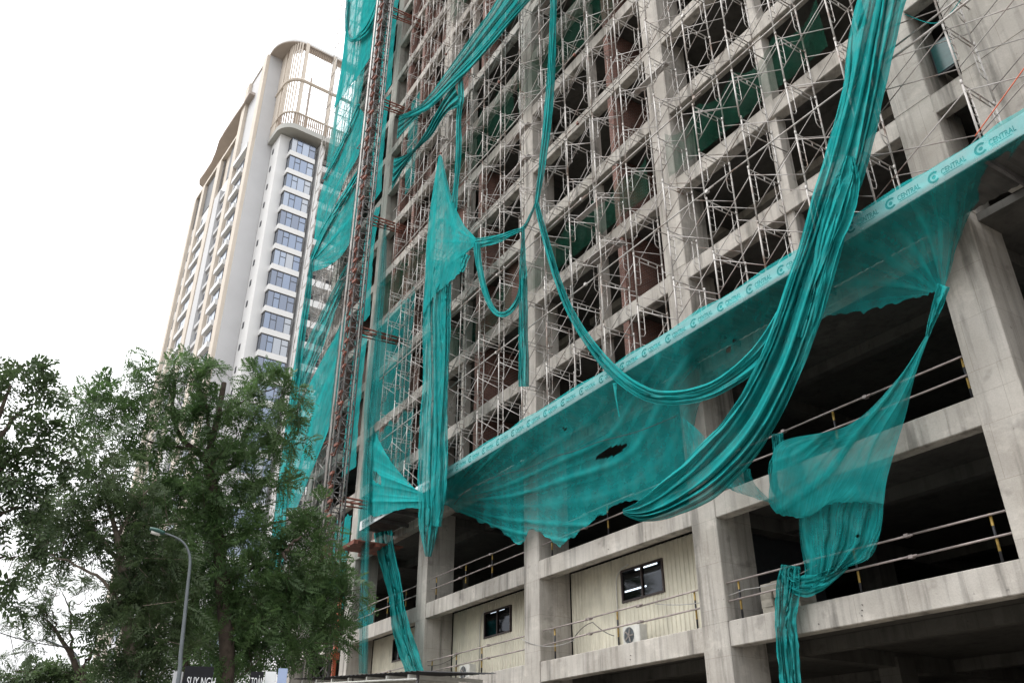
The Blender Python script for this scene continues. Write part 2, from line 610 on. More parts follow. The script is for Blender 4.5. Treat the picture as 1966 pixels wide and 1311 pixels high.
obj('end_wall', MB().box(XL - 0.3, XL - 0.004, 1.3, 15.3, 0, TOP), M_CONC_SHADE, BLD)
# facade columns, one cast per storey; deep blades as seen from the side
for ci, cx in enumerate(COLX):
    for k in range(len(zs) - 1):
        z0, z1 = zs[k] + 0.0, LV[k][1]
        j = lambda s: rnd.uniform(-s, s)
        d = 1.32 if k < 3 else 1.15
        x0 = cx + j(0.012)
        y0 = -0.012 + j(0.008)
        if k >= 8:
            x0 += 0.03
        obj('column', MB().bbox(x0, x0 + CW + j(0.012), y0, d, z0 + 0.004, z1 + 0.0, 0.02), M_CONC, BLD)
# edge beams, one per bay and floor
bays = [(COLX[i] + CW + 0.004, COLX[i + 1] - 0.004) for i in range(len(COLX) - 1)] + [(COLX[-1] + CW + 0.004, -0.6)]
for bi, (x0, x1) in enumerate(bays):
    for k, (zb, zt) in enumerate(LV):
        if bi == 5 and k in (1, 2):                            # edge beams left out so this bay reads dark
            continue
        y = rnd.uniform(-0.004, 0.010) + 0.012
        dz = rnd.uniform(-0.02, 0.02)
        obj('edge_beam', MB().xbeam(x0, x1, y, 0.395, zb + dz, zt + dz * 0.5, 0.018), M_CONC, BLD)
# slender posts and brick piers in the middle of the bays, brick cross walls behind them
mull = {4: [(-12.3, 0.36, M_CONC)], 3: [(-20.75, 0.22, M_CONC), (-19.45, 0.30, M_BRICK)], 2: [(-29.9, 0.30, M_BRICK), (-31.2, 0.2, M_CONC)],
        1: [(-38.2, 0.36, M_BRICK), (-40.4, 0.3, M_BRICK)], 0: [(-47.4, 0.36, M_BRICK)]}
for bi, lst in mull.items():
    for k in range(2, len(LV) - 1):
        z0, z1 = LV[k][1], LV[k + 1][0]
        for (x, wd, mt) in lst:
            if mt is M_BRICK:
                if rnd.random() < 0.12:
                    continue
                obj('brick_pier', MB().bbox(x, x + wd, 0.05, 0.42, z0, z1 - 0.02, 0.01), M_BRICK, BLD)
                obj('brick_wall', MB().box(x + 0.08, x + 0.22, 0.43, rnd.uniform(2.6, 5.2), z0, z1 + 0.32), M_BRICK, BLD)
            else:
                obj('post', MB().bbox(x, x + wd, 0.10, 0.50, z0, z1 + 0.004, 0.015), M_CONC, BLD)
# brick infill set back in the far bays
for bi in (0, 1, 2):
    x0, x1 = bays[bi]
    for k in range(3, len(LV) - 1):
        z0, z1 = LV[k][1], LV[k + 1][0]
        n = 4 if bi == 1 else 3
        for q in range(n):
            if rnd.random() < (0.5 if bi == 1 else 0.2):
                a = x0 + (x1 - x0) * q / n + 0.15
                b = a + (x1 - x0) / n * rnd.uniform(0.5, 0.8)
                obj('brick_wall', MB().box(a, b, 0.6, 0.75, z0, z1 + 0.35), M_BRICK, BLD)
for k in range(3, len(LV) - 1):                                # partitions standing further in
    z0, z1 = LV[k][1], LV[k + 1][0]
    for bi in (2, 3, 4):
        x0, x1 = bays[bi]
        if rnd.random() < 0.12:
            a = rnd.uniform(x0, x1 - 3)
            obj('brick_wall', MB().box(a, a + rnd.uniform(1.5, 3), 3.6, 3.75, z0, z1 + 0.35), M_BRICK, BLD)
# cast wall at the near end
for k in range(2, len(LV) - 1):
    z0, z1 = LV[k][1], LV[k + 1][1]
    obj('cast_wall', MB().xbeam(-6.70, -0.2, -0.006 + rnd.uniform(-.006, .006), 0.40, z0 + 0.012, z1 - 0.0, 0.012), M_CONC, BLD)
for k in (3, 4, 5):
    z0 = LV[k][1]
    w_ = obj('window', MB().box(-7.50, -6.72, 0.62, 0.66, z0 + 0.9, z0 + 1.9), M_TDARK, BLD)
    obj('pane', MB().box(-7.46, -6.76, 0.60, 0.615, z0 + 0.95, z0 + 1.85), plain('teal_glass_%d' % k, (0.03, 0.13, 0.13), 0.2), w_)
# tie-rod holes with steel stubs on the beams (small dark dots in groups)
for bi in (2, 3, 4):
    x0, x1 = bays[bi]
    for k in range(0, 8):
        zb, zt = LV[k]
        for q in range(rnd.choice((0, 1, 2))):
            x = rnd.uniform(x0 + 0.3, x1 - 0.3)
            m = MB()
            for t in range(rnd.choice((1, 2, 3))):
                xx, zz = x + 0.03 * t, zb + 0.16 + 0.11 * t
                m.path([(xx, 0.03, zz), (xx, -0.008, zz)], 0.011, 6)
            obj('formwork_ties', m, M_BLACK, BLD)

# ------------------------------------------------------------------ beige site cabins between the podium columns
YW = 1.36


def cabin(x0, x1, win, label, lit):
    z0, z1 = LV[0][1], LV[1][0] + 0.3
    t = thing('site_cabin', label, 'cabin', 'site cabins behind the podium rails')
    wx0, wx1, wz0, wz1 = win
    # corrugated sheet: real ribs, gap left for the window
    xs, ys = [], []
    x = x0
    while x < x1 - 0.01:
        for dx, dy in ((0.0, 0.0), (0.09, 0.0), (0.11, -0.025), (0.15, -0.025), (0.17, 0.0)):
            if x + dx < x1:
                xs.append(x + dx)
                ys.append(YW + dy)
        x += 0.19
    xs.append(x1)
    ys.append(YW)
    # one sheet is about a metre wide: each is a panel of its own
    npan = max(1, round((x1 - x0) / 1.14))
    cuts = [0] + [round(len(xs) * (i + 1) / npan) for i in range(npan)]
    cuts[-1] = len(xs) - 1
    for a, b in zip(cuts[:-1], cuts[1:]):
        full, low_, high_ = MB(), MB(), MB()
        for i in range(a, b):
            xa, xb = xs[i], xs[i + 1]
            spans = [(full, z0, z1)]
            if xb > wx0 and xa < wx1:
                spans = [(low_, z0, wz0), (high_, wz1, z1)]
            for (m, s0, s1) in spans:
                k = len(m.v)
                m.v += [(xa, ys[i], s0), (xb, ys[i + 1], s0), (xb, ys[i + 1], s1), (xa, ys[i], s1)]
                m.f.append((k, k + 1, k + 2, k + 3))
        for m in (full, low_, high_):
            if m.v:
                obj('wall_sheet', m, M_CABIN, t)
    obj('cabin_room', MB().box(x0, x1, 5.2, 5.25, z0, z1).box(x0, x0 + 0.05, YW + 0.03, 5.2, z0, z1).box(x1 - 0.05, x1, YW + 0.03, 5.2, z0, z1).box(x0 + 0.05, x1 - 0.05, YW + 0.03, 5.2, z1 - 0.06, z1 - 0.01), M_TDARK, t)
    f = MB()
    b = 0.06
    xm = (wx0 + wx1) / 2
    f.box(wx0, wx1, YW - 0.06, YW + 0.05, wz0, wz0 + b).box(wx0, wx1, YW - 0.06, YW + 0.05, wz1 - b, wz1)
    f.box(wx0, wx0 + b, YW - 0.057, YW + 0.05, wz0 + b, wz1 - b).box(wx1 - b, wx1, YW - 0.057, YW + 0.05, wz0 + b, wz1 - b)
    f.box(xm - b / 2, xm + b / 2, YW - 0.054, YW + 0.05, wz0 + b, wz1 - b)
    wo = obj('window', f, M_FRAME, t)
    for (a, c) in ((wx0 + b, xm - b / 2), (xm + b / 2, wx1 - b)):
        obj('pane', MB().box(a, c, YW - 0.01, YW - 0.004, wz0 + b, wz1 - b), M_GLASS, wo)
    for (lx, ly, lz) in lit:
        obj('lamp_tube', MB().path([(lx - 0.55, ly, lz), (lx + 0.55, ly, lz)], 0.026, 8), M_TUBE, t)
    return t


cabin(COLX[3] + CW + 0.01, COLX[4] - 0.01, (-21.97, -19.90, 7.04, 8.08), 'beige ribbed cabin wall with the largest brown window and a cooler before it', [tuple(at(1240, 1087, 2.2)), tuple(at(1220, 1130, 2.2))])
cabin(COLX[2] + CW + 0.01, COLX[3] - 0.01, (-30.90, -28.85, 7.12, 8.13), 'beige ribbed cabin wall with pale mirrored window in the middle bay', [tuple(at(955, 1172, 2.2))])
cabin(COLX[1] + CW + 0.01, COLX[2] - 0.01, (-39.75, -38.3, 7.2, 8.25), 'beige ribbed cabin wall half hidden behind a hanging net strip', [])


def cooler(x, z, label):
    t = thing('air_conditioner', label, 'air conditioner', 'outdoor cooler units', (x, 0.75, z))
    obj('case', MB().bbox(-0.40, 0.40, -0.15, 0.16, 0.06, 0.62, 0.02), M_AC, t)
    m = MB()
    for r in (0.235, 0.18, 0.12, 0.06):
        pts = [(-0.09 + r * math.cos(a), -0.165, 0.34 + r * math.sin(a)) for a in np.linspace(0, 2 * math.pi, 25)]
        m.path(pts, 0.006, 4, False)
    obj('fan_grille', m, M_LAMP, t)
    m = MB()
    pts = [(-0.09 + 0.23 * math.cos(a), 0.34 + 0.23 * math.sin(a)) for a in np.linspace(0, 2 * math.pi, 24, endpoint=False)]
    k = len(m.v)
    m.v += [(a, -0.153, b) for a, b in pts]
    m.f.append(tuple(range(23, -1, -1)))
    obj('fan_opening', m, M_LAMP, t)
    m = MB()
    for s in range(5):
        a = s * 2 * math.pi / 5
        m.path([(-0.09, -0.16, 0.34), (-0.09 + 0.2 * math.cos(a), -0.158, 0.34 + 0.2 * math.sin(a))], 0.03, 4)
    obj('fan_blade', m, M_BRACE, t)
    for s in (-0.3, 0.3):
        obj('foot', MB().box(s - 0.03, s + 0.03, -0.17, 0.18, 0.0, 0.058), M_BLACK, t)


cooler(-20.75, LV[0][1], 'white outdoor cooler with round fan under the largest cabin window')
cooler(-31.15, LV[0][1], 'small white outdoor cooler under the pale mirrored cabin window')

# conduits and loose cables on the cabin walls
for pts, lab in (([(-22.2, YW - 0.06, 5.5), (-22.2, YW - 0.06, 7.6), (-22.15, YW - 0.07, 7.9), (-21.9, YW - 0.07, 8.12), (-21.5, YW - 0.07, 8.2)], 'thin pale conduit bent over beside the largest cabin window'),
                 ([(-31.2, YW - 0.06, 5.5), (-31.2, YW - 0.06, 7.7), (-31.1, YW - 0.07, 8.0), (-30.8, YW - 0.07, 8.2)], 'thin pale conduit bent over beside the pale mirrored window')):
    tag(obj('conduit', MB().path(pts, 0.022, 6), M_AC, smooth=True), lab, 'conduit')


def sag(a, b, s, n=14):
    a, b = Vector(a), Vector(b)
    return [tuple(a.lerp(b, i / n) - Vector((0, 0, s * 4 * (i / n) * (1 - i / n)))) for i in range(n + 1)]


for pts, r_, mt, lab in ((sag((-25.9, -0.05, 6.35), (-23.0, 0.10, 5.95), 0.22), 0.012, M_ROPE, 'pale cable sagging from the column to the cabin rail'),
                    (sag((-23.2, 0.12, 5.9), (-22.0, 0.12, 6.35), -0.12) + sag((-22.0, 0.12, 6.35), (-21.2, 0.3, 5.85), 0.06), 0.012, M_BLACK, 'black cable looped over the rail before the cabin'),
                    (sag((-19.0, 0.12, 6.42), (-15.5, 0.1, 6.2), 0.16) + sag((-15.5, 0.1, 6.2), (-13.2, 0.12, 6.35), 0.1), 0.012, M_ROPE, 'pale cable strung past the wide concrete column'),
                    (sag((-33.4, 0.1, 6.3), (-31.0, 0.12, 6.4), 0.12), 0.012, M_BLACK, 'dark cable hanging along the rail of the middle bay')):
    tag(obj('cable', MB().path(pts, r_, 5), mt, smooth=True), lab, 'cable')


# ------------------------------------------------------------------ pipe guard rails with striped posts
def guard(x0, x1, zf, posts, label, hz=(0.52, 0.97)):
    t = thing('guard_rail', label, 'guard rail', 'pipe guard rails along the podium floors', ((x0 + x1) / 2, 0.15, zf))
    hx = (x1 - x0) / 2
    for h in hz:
        n = 3
        for i in range(n):
            a = -hx + 2 * hx * i / n - 0.15
            b = -hx + 2 * hx * (i + 1) / n + 0.15
            dy = 0.03 if i % 2 else 0.0
            obj('rail', MB().path([(a, -0.05 - dy, h + rnd.uniform(-.02, .02)), (b, -0.05 - dy, h + rnd.uniform(-.02, .02))], 0.024, 8), M_RAILST, t, True)
        for i in range(1, n):
            a = -hx + 2 * hx * i / n
            obj('clamp', MB().box(a - 0.05, a + 0.05, -0.11, 0.0, h - 0.035, h + 0.035), M_RAILST, t)
    for px in posts:
        obj('post', MB().path([(0, 0, 0), (0, 0, 1.0)], 0.028, 8), M_STRIPE, t, True, (px - (x0 + x1) / 2, 0, 0))


guard(-24.6, -17.2, LV[0][1], (-24.15, -20.8, -17.4), 'pipe guard rail with striped posts before the cabin with the largest window')
guard(-33.3, -26.0, LV[0][1], (-33.1, -31.0, -29.0), 'pipe guard rail with striped posts before the pale mirrored window')
guard(-41.9, -34.8, LV[0][1], (-40.0, -37.5), 'pipe guard rail behind the hanging net strip in the far podium bay')
guard(-16.0, -8.1, LV[0][1], (-15.75, -12.15, -8.9), 'lower pipe guard rail in the open dark bay beside the widest column')
guard(-16.0, -8.5, LV[1][1], (-12.0, -8.6), 'upper pipe guard rail in the open dark bay under the torn net')
guard(-24.6, -17.2, LV[1][1], (-24.2, -21.0, -17.6), 'pipe guard rail on the floor above the largest cabin window')
guard(-33.2, -25.9, LV[1][1], (-33.0, -30.4, -28.3), 'pipe guard rail on the floor above the pale mirrored window')
guard(-41.9, -34.8, LV[1][1], (-38.0, -36.0), 'pipe guard rail on the floor above the half hidden cabin')
# block stack in the open bay
t = thing('block_stack', 'stack of grey concrete blocks beside the column in the open bay', 'blocks', None, (-15.0, 0.6, LV[0][1]))
for a in range(3):
    for b in range(4):
        if b == 3 and a == 2:
            continue
        obj('block', MB().bbox(-0.19, 0.19, -0.3, 0.3, 0, 0.19, 0.01), M_BLOCK, t, False, (0.4 * a + rnd.uniform(-.02, .02), rnd.uniform(-.04, .04), 0.195 * b), (0, 0, rnd.uniform(-.05, .05)))

# ------------------------------------------------------------------ canopy with printed fascia
CAN = thing('protection_canopy', 'long projecting canopy with white printed fascia below the scaffold', 'canopy')
CX0, CX1, CYF, CZ0, CZ1 = -37.6, 1.5, -1.74, 12.66, 13.10
m = MB()
xs = np.arange(CX0, CX1, 0.12)
k = 0
for i, x in enumerate(xs):
    z = CZ0 + 0.22 + (0.03 if i % 2 else 0)
    m.v += [(x, CYF + 0.03, z), (x, 0.0, z), (x, CYF + 0.03, z + 0.012), (x, 0.0, z + 0.012)]
for i in range(len(xs) - 1):
    a, b = 4 * i, 4 * i + 4
    m.f += [(a, a + 1, b + 1, b), (a + 2, b + 2, b + 3, a + 3), (a, b, b + 2, a + 2)]
obj('deck', m, M_DECK, CAN)
for x in np.arange(CX0 + 0.06, CX1, 1.65):
    obj('bracket', MB().box(x - 0.04, x + 0.04, CYF + 0.04, 0.01, CZ0 + 0.05, CZ0 + 0.19).path([(x, CYF + 0.2, CZ0 + 0.1), (x, 0.0, CZ0 + 0.1 - 0.08)], 0.03, 6), M_DARKST, CAN)
fas = obj('fascia', MB().box(CX0, CX1, CYF - 0.02, CYF + 0.015, CZ0, CZ1), M_WHITE, CAN)


def text_mesh(s, size, extrude=0.003, name='lettering'):
    cu = bpy.data.curves.new(name, 'FONT')
    cu.body = s
    cu.size = size
    cu.extrude = extrude
    cu.resolution_u = 3
    o = bpy.data.objects.new(name, cu)
    COL.objects.link(o)
    dg = bpy.context.evaluated_depsgraph_get()
    me = bpy.data.meshes.new_from_object(o.evaluated_get(dg))
    bpy.data.objects.remove(o)
    bpy.data.curves.remove(cu)
    me.name = name
    return me


tm = text_mesh('CENTRAL', 0.19)
m = MB()
R0, R1 = 0.135, 0.085
an = np.linspace(math.radians(42), math.radians(318), 26)
for a in an:
    m.v += [(R0 * math.cos(a), R0 * math.sin(a), 0), (R1 * math.cos(a), R1 * math.sin(a), 0)]
for i in range(len(an) - 1):
    m.f.append((2 * i, 2 * i + 2, 2 * i + 3, 2 * i + 1))
k = len(m.v)
m.v += [(0.045 * math.cos(a), 0.045 * math.sin(a), 0) for a in np.linspace(0, 2 * math.pi, 14, endpoint=False)]
m.f.append(tuple(range(k, k + 14)))
mark_me = m.mesh('logo_mark')
sub_me = MB().box(0, 0.42, 0, 0.012, 0, 0.002).mesh('tagline')
for i in range(38):
    x = -6.11 - 1.035 * i + 5 * 1.035
    if x < CX0 + 0.2:
        break
    rx = (math.pi / 2, 0, 0)
    link('logo_mark', mark_me, M_PRINT, fas, (x, CYF - 0.0245, 12.885), rx)
    lt = link('lettering', tm, M_PRINT, fas, (x + 0.17, CYF - 0.0245, 12.83), (math.pi / 2, 0, 0))
    lt.scale = (0.66, 1.0, 1.0)
    link('tagline', sub_me, M_PRINT, fas, (x + 0.2, CYF - 0.0225, 12.79), rx)
for x, s, c, lab in ((-7.9, 1.3, M_ORANGE, 'orange tarp crumpled behind the canopy fascia near the widest lettering'), (-12.4, 1.5, M_ORANGE, 'orange tarp strip on the canopy beside the crossing net bundle'), (-19.0, 0.7, M_ORANGE, 'small orange tarp lying on the canopy above the sagging net rope'), (-14.2, 1.2, M_ORANGE, 'orange tarp edge on the canopy left of the crossing bundle')):
    m = MB()
    nn = 14
    for i in range(nn + 1):
        for jj in range(4):
            u = i / nn
            m.v.append((x - s / 2 + s * u, -1.62 + 0.25 * jj / 3 + 0.03 * math.sin(9 * u + jj), CZ1 + 0.02 + 0.16 * math.sin(math.pi * u) * (0.4 + 0.6 * jj / 3) + 0.03 * math.sin(17 * u + 2 * jj)))
    for i in range(nn):
        for jj in range(3):
            a = i * 4 + jj
            m.f.append((a, a + 4, a + 5, a + 1))
    tag(obj('tarp', m, c, None, True), lab, 'tarp', 'tarps lying on the canopy')

# ------------------------------------------------------------------ scaffold
YO, YI = -1.5, -0.3
FH, FP = 1.8, 1.65


def frame_mesh():
    m = MB()
    W = YI - YO
    for y in (0, W):
        m.path([(0, y, 0), (0, y, FH)], 0.025, 6)
        m.path([(0, y, FH - 0.10), (0, y, FH + 0.02)], 0.031, 6)     # spigot collar
    m.path([(0, 0, 1.71), (0, W, 1.71)], 0.019, 6)
    m.path([(0, 0.2, 1.56), (0, W - 0.2, 1.56)], 0.016, 5)
    m.path([(0, W / 2, 1.56), (0, W / 2, 1.71)], 0.014, 5)
    for s, y0 in ((1, 0), (-1, W)):
        yy = y0 + s * 0.22
        m.path([(0, yy, 1.71), (0, yy, 0.78), (0, yy - s * 0.05, 0.68), (0, yy - s * 0.12, 0.65), (0, y0, 0.65)], 0.0125, 5)
        for z in (1.40, 1.15, 0.90):
            m.path([(0, y0, z), (0, yy, z)], 0.010, 4)
    return m.mesh('frame', True)


def brace_mesh(y, z0, z1):
    return MB().path([(0, y, z0), (FP, y, z1)], 0.0135, 5).mesh('cross_brace', True)


def proj(p):
    v = np.array(p) - CAM
    z = v @ FWD
    if z < 0.5:
        return (9e9, 9e9)
    return (983 + F_PX * (v @ RIGHT) / z, 655.5 - F_PX * (v @ CUP) / z)


def size_px(p):
    return F_PX / np.linalg.norm(np.array(p) - CAM)


FR_ME = frame_mesh()
BRS = [brace_mesh(-0.02, 1.50, 0.38), brace_mesh(0.01, 0.38, 1.50), brace_mesh(YI - YO - 0.02, 1.50, 0.38), brace_mesh(YI - YO + 0.01, 0.38, 1.50)]
BRS_L = [MB().path([(0, y, a), (2.5, y, b)], 0.0135, 5).mesh('cross_brace', True) for y, a, b in ((-0.02, 1.5, 0.3), (0.01, 0.3, 1.5), (YI - YO - 0.02, 1.5, 0.3), (YI - YO + 0.01, 0.3, 1.5))]
FR_ME.materials.append(M_STEEL)
for b_ in BRS + BRS_L:
    b_.materials.append(M_BRACE)


def scaffold(label, xs, z0, gaps, zcut=62.0):
    t = thing('scaffold', label, 'scaffold')
    fr, br = [], []
    for i, x in enumerate(xs):
        k = 0
        while z0 + k * FH < zcut:
            z = z0 + k * FH
            p = proj((x, YO, z + 0.9))
            if -260 < p[1] < 1500 and p[0] < 2250:
                fr.append((size_px((x, YO, z)), x, z, FR_ME))
                if i + 1 < len(xs):
                    BB = BRS if abs(abs(xs[i + 1] - x) - FP) < 0.2 else BRS_L
                    br += [(size_px((x, YO, z)) * (1 if q < 2 else 0.01), xs[i + 1], z, BB[q]) for q in range(4)]
            k += 1
    for lst, nm, mt in ((fr, 'frame', M_STEEL), (br, 'cross_brace', M_BRACE)):
        lst.sort(key=lambda e: -e[0])
        rest = MB()
        cache = {}
        for q, (s, x, z, me) in enumerate(lst):
            if me.name not in cache:
                cache[me.name] = ([tuple(v.co) for v in me.vertices], [tuple(pl.vertices) for pl in me.polygons])
            mv, mf = cache[me.name]
            if nm == 'cross_brace' and rnd.random() < 0.09:
                continue
            if q < 295:
                o = link(nm, me, mt, t, (x + rnd.uniform(-.015, .015), YO + rnd.uniform(-.02, .02), z), (rnd.uniform(-.004, .004), rnd.uniform(-.006, .006), rnd.uniform(-.03, .03) if nm == 'frame' else 0))
            else:
                k = len(rest.v)
                rest.v += [(a + x, b + YO, c + z) for a, b, c in mv]
                rest.f += [tuple(k + j for j in f) for f in mf]
        if rest.v:
            o = obj('upper_' + nm + 's', rest, mt, t, True)
            o['kind'] = 'stuff'
    # long tubes clamped along the outside every second lift, in six metre lengths
    xa, xb = min(xs) - 0.4, max(xs) + 0.4
    k = 0
    while z0 + 2 * k * FH < zcut:
        z = z0 + 3.75 + 2 * k * FH
        for (yy, rr) in ((YO - 0.055, 0.024),):
            x = xa
            while x < xb - 0.5:
                x2 = min(x + 6.2, xb)
                pm = proj(((x + x2) / 2, YO, z))
                if -300 < pm[1] < 1500:
                    obj('ledger_tube', MB().path([(x, yy, z + rnd.uniform(-.05, .05)), (x2, yy, z + rnd.uniform(-.05, .05))], rr, 6), M_STEEL, t, True)
                    obj('coupler', MB().box(x2 - 0.32, x2 - 0.22, yy - 0.04, yy + 0.05, z - 0.05, z + 0.05), M_RUST if rnd.random() < .3 else M_STEEL, t)
                x += 5.9
        k += 1
    # ties back to the building
    for x in xs[1::3]:
        for kk in range(2, 15, 2):
            z = z0 + kk * FH + 1.2
            pm = proj((x, 0, z))
            if -50 < pm[1] < 1300:
                obj('wall_tie', MB().path([(x + 0.06, YO - 0.1, z), (x + 0.06, 0.25, z + 0.05)], 0.018, 5), M_STEEL, t, True)
    # a few walkway planks left on the frames
    for q in range(16):
        i = rnd.randrange(min(6, len(xs) - 3), len(xs) - 1)
        kk = rnd.randrange(1, 12)
        x, x2 = xs[i], xs[i - 1]
        z = z0 + kk * FH + 1.735
        obj('plank', MB().box(min(x, x2) - 0.1, max(x, x2) + 0.1, YO + 0.3 + 0.28 * (q % 3), YO + 0.54 + 0.28 * (q % 3), z, z + 0.04), M_BRACE, t)
    return t


xs_main = [-3.65, -6.15, -8.65] + [-8.65 - FP * i for i in range(1, 18)]
scaffold('tall silver frame scaffold standing on the canopy over the main facade', xs_main, CZ1 + 0.0, ())
xs_left = [-44.2 - FP * i for i in range(0, 5)]
scaffold('narrow far scaffold wrapped in nets at the building corner', xs_left, 8.3, (), 68.0)
# return side of the far scaffold round the corner
t = thing('scaffold', 'scaffold bay turning the far building corner behind the nets', 'scaffold')
for k in range(33):
    z = 8.3 + k * FH
    o = link('frame', FR_ME, M_STEEL, t, (-53.3, -1.4, z), (0, 0, math.pi / 2))
    o = link('frame', FR_ME, M_STEEL, t, (-53.3, 0.3, z), (0, 0, math.pi / 2))
    for b_ in BRS[:2]:
        link('cross_brace', b_, M_BRACE, t, (-53.3, 0.3, z), (0, 0, -math.pi / 2))

# ------------------------------------------------------------------ hoist mast
HX, HY = -37.7, -3.0
MAST = thing('hoist_mast', 'tall red and grey lattice hoist mast tied to the building', 'hoist', None, (HX, HY, 0))
for (a, b) in ((-.33, -.33), (.33, -.33), (.33, .33), (-.33, .33)):
    obj('corner_tube', MB().path([(a, b, 0), (a, b, 66)], 0.038, 8), M_DARKST, MAST, True)
seg = MB()
for z in (0.0, 0.75):
    for (a, b, c, d) in ((-.33, -.33, .33, -.33), (.33, -.33, .33, .33), (.33, .33, -.33, .33), (-.33, .33, -.33, -.33)):
        seg.path([(a, b, z), (c, d, z)], 0.028, 5)
for (a, b, c, d) in ((-.33, -.33, .33, -.33), (.33, -.33, .33, .33), (.33, .33, -.33, .33), (-.33, .33, -.33, -.33)):
    seg.path([(a, b, 0.0), (c, d, 0.75)], 0.02, 5)
    seg.path([(c, d, 0.75), (a, b, 1.5)], 0.02, 5)
seg_me = seg.mesh('lattice_section', True)
br = MB()
br.box(0.06, 0.46, -0.48, -0.37, 0, 0.13).box(-0.36, -0.05, -0.42, -0.37, -0.28, -0.24)
br.path([(0.45, -0.43, 0.02), (0.05, -0.40, -0.42)], 0.03, 5).path([(0.05, -0.40, -0.42), (-0.3, -0.38, -0.30)], 0.03, 5)
br_me = br.mesh('rack_bracket')
for k in range(44):
    link('lattice_section', seg_me, M_DARKST, MAST, (0, 0, 1.5 * k))
for k in range(12, 90):
    if rnd.random() < 0.08:
        continue
    link('rack_bracket', br_me, M_RUST, MAST, (rnd.uniform(-.05, .05), rnd.uniform(-.04, .04), 0.72 * k + rnd.uniform(-.06, .06)), (0, 0, rnd.uniform(-.15, .15)))
for (a, b, r_) in ((-0.62, -0.45, 0.045), (-0.85, -0.2, 0.04), (-0.25, -0.55, 0.035), (0.55, 0.1, 0.035)):
    obj('guide_pipe', MB().path([(a, b, 0), (a, b, 66)], r_, 8), M_STEEL, MAST, True)
for (a, b) in ((-1.25, -0.3), (-1.1, -0.4), (-1.4, -.1)):
    obj('hoist_cable', MB().path([(a, b, 0), (a + .05, b, 66)], 0.012, 5), M_BLACK, MAST)
for z in (14.0, 23.3, 30.6, 39.5, 47.7):                       # ties into the building, with brackets on the left
    m = MB()
    for s in (-0.3, 0.3):
        m.path([(s, 0.3, z + 0.1), (s * 0.7 + 0.2, 3.0, z)], 0.05, 6)
        m.path([(s, 0.3, z - 0.12), (s * 0.7 + 0.2, 3.0, z - 0.15)], 0.04, 6)
    for i in range(6):
        y = 0.4 + i * 0.42
        m.path([(-0.25, y, z), (0.35, y + 0.4, z)], 0.025, 5)
    obj('wall_tie', m, M_RUST, MAST, True)
for z in (17.2, 27.0, 33.5, 43.5, 36.5):
    m = MB()
    pts = [(-0.5, -0.4, z), (-1.35, -0.5, z), (-1.35, 0.0, z + 0.05), (-0.6, 0.1, z + 0.05)]
    m.path(pts + [pts[0]], 0.035, 6)
    m.path([(-0.9, -0.45, z), (-0.9, 0.05, z)], 0.025, 5)
    obj('cable_guide', m, M_RUST if z < 20 else M_DARKST, MAST)
for z in (11.6,):
    obj('landing_beam', MB().box(-0.5, 1.7, 0.4, 0.6, z, z + 0.16).box(-0.5, 1.7, 1.5, 1.7, z, z + 0.16).box(-0.4, 1.6, 0.45, 2.9, z + 0.163, z + 0.22), M_RUST, MAST)

# ------------------------------------------------------------------ nets
def cr(p0, p1, p2, p3, t):
    return 0.5 * ((2 * p1) + (-p0 + p2) * t + (2 * p0 - 5 * p1 + 4 * p2 - p3) * t * t + (-p0 + 3 * p1 - 3 * p2 + p3) * t ** 3)


def resample(P, n):
    """Catmull-Rom along the first axis of an array (k, ...)"""
    P = np.asarray(P, float)
    k = len(P)
    out_ = []
    for i in range(n):
        u = i / (n - 1) * (k - 1)
        j = min(int(u), k - 2)
        t = u - j
        out_.append(cr(P[max(j - 1, 0)], P[j], P[j + 1], P[min(j + 2, k - 1)], t))
    return np.array(out_)


def grid_mesh(G, name, keep=None, gather=None):
    nv, nu = G.shape[:2]
    me = bpy.data.meshes.new(name)
    fs = []
    for i in range(nv - 1):
        for j in range(nu - 1):
            if keep is None or keep[i, j]:
                a = i * nu + j
                fs.append((a, a + 1, a + nu + 1, a + nu))
    me.from_pydata([tuple(p) for p in G.reshape(-1, 3)], [], fs)
    uv = me.uv_layers.new(name='UVMap')
    li = np.empty(len(me.loops), int)
    me.loops.foreach_get('vertex_index', li)
    U = np.stack([(li % nu) / (nu - 1), (li // nu) / (nv - 1)], 1)
    uv.data.foreach_set('uv', U.astype(np.float32).ravel())
    if gather is not None:
        at_ = me.attributes.new('gather', 'FLOAT', 'POINT')
        at_.data.foreach_set('value', gather.astype(np.float32).ravel())
    me.polygons.foreach_set('use_smooth', [True] * len(me.polygons))
    me.update()
    return me


def fbm(x, y, seed, oct_=3):
    return mnoise.fractal(Vector((x, y, seed * 7.3)), 1.0, 2.0, oct_)


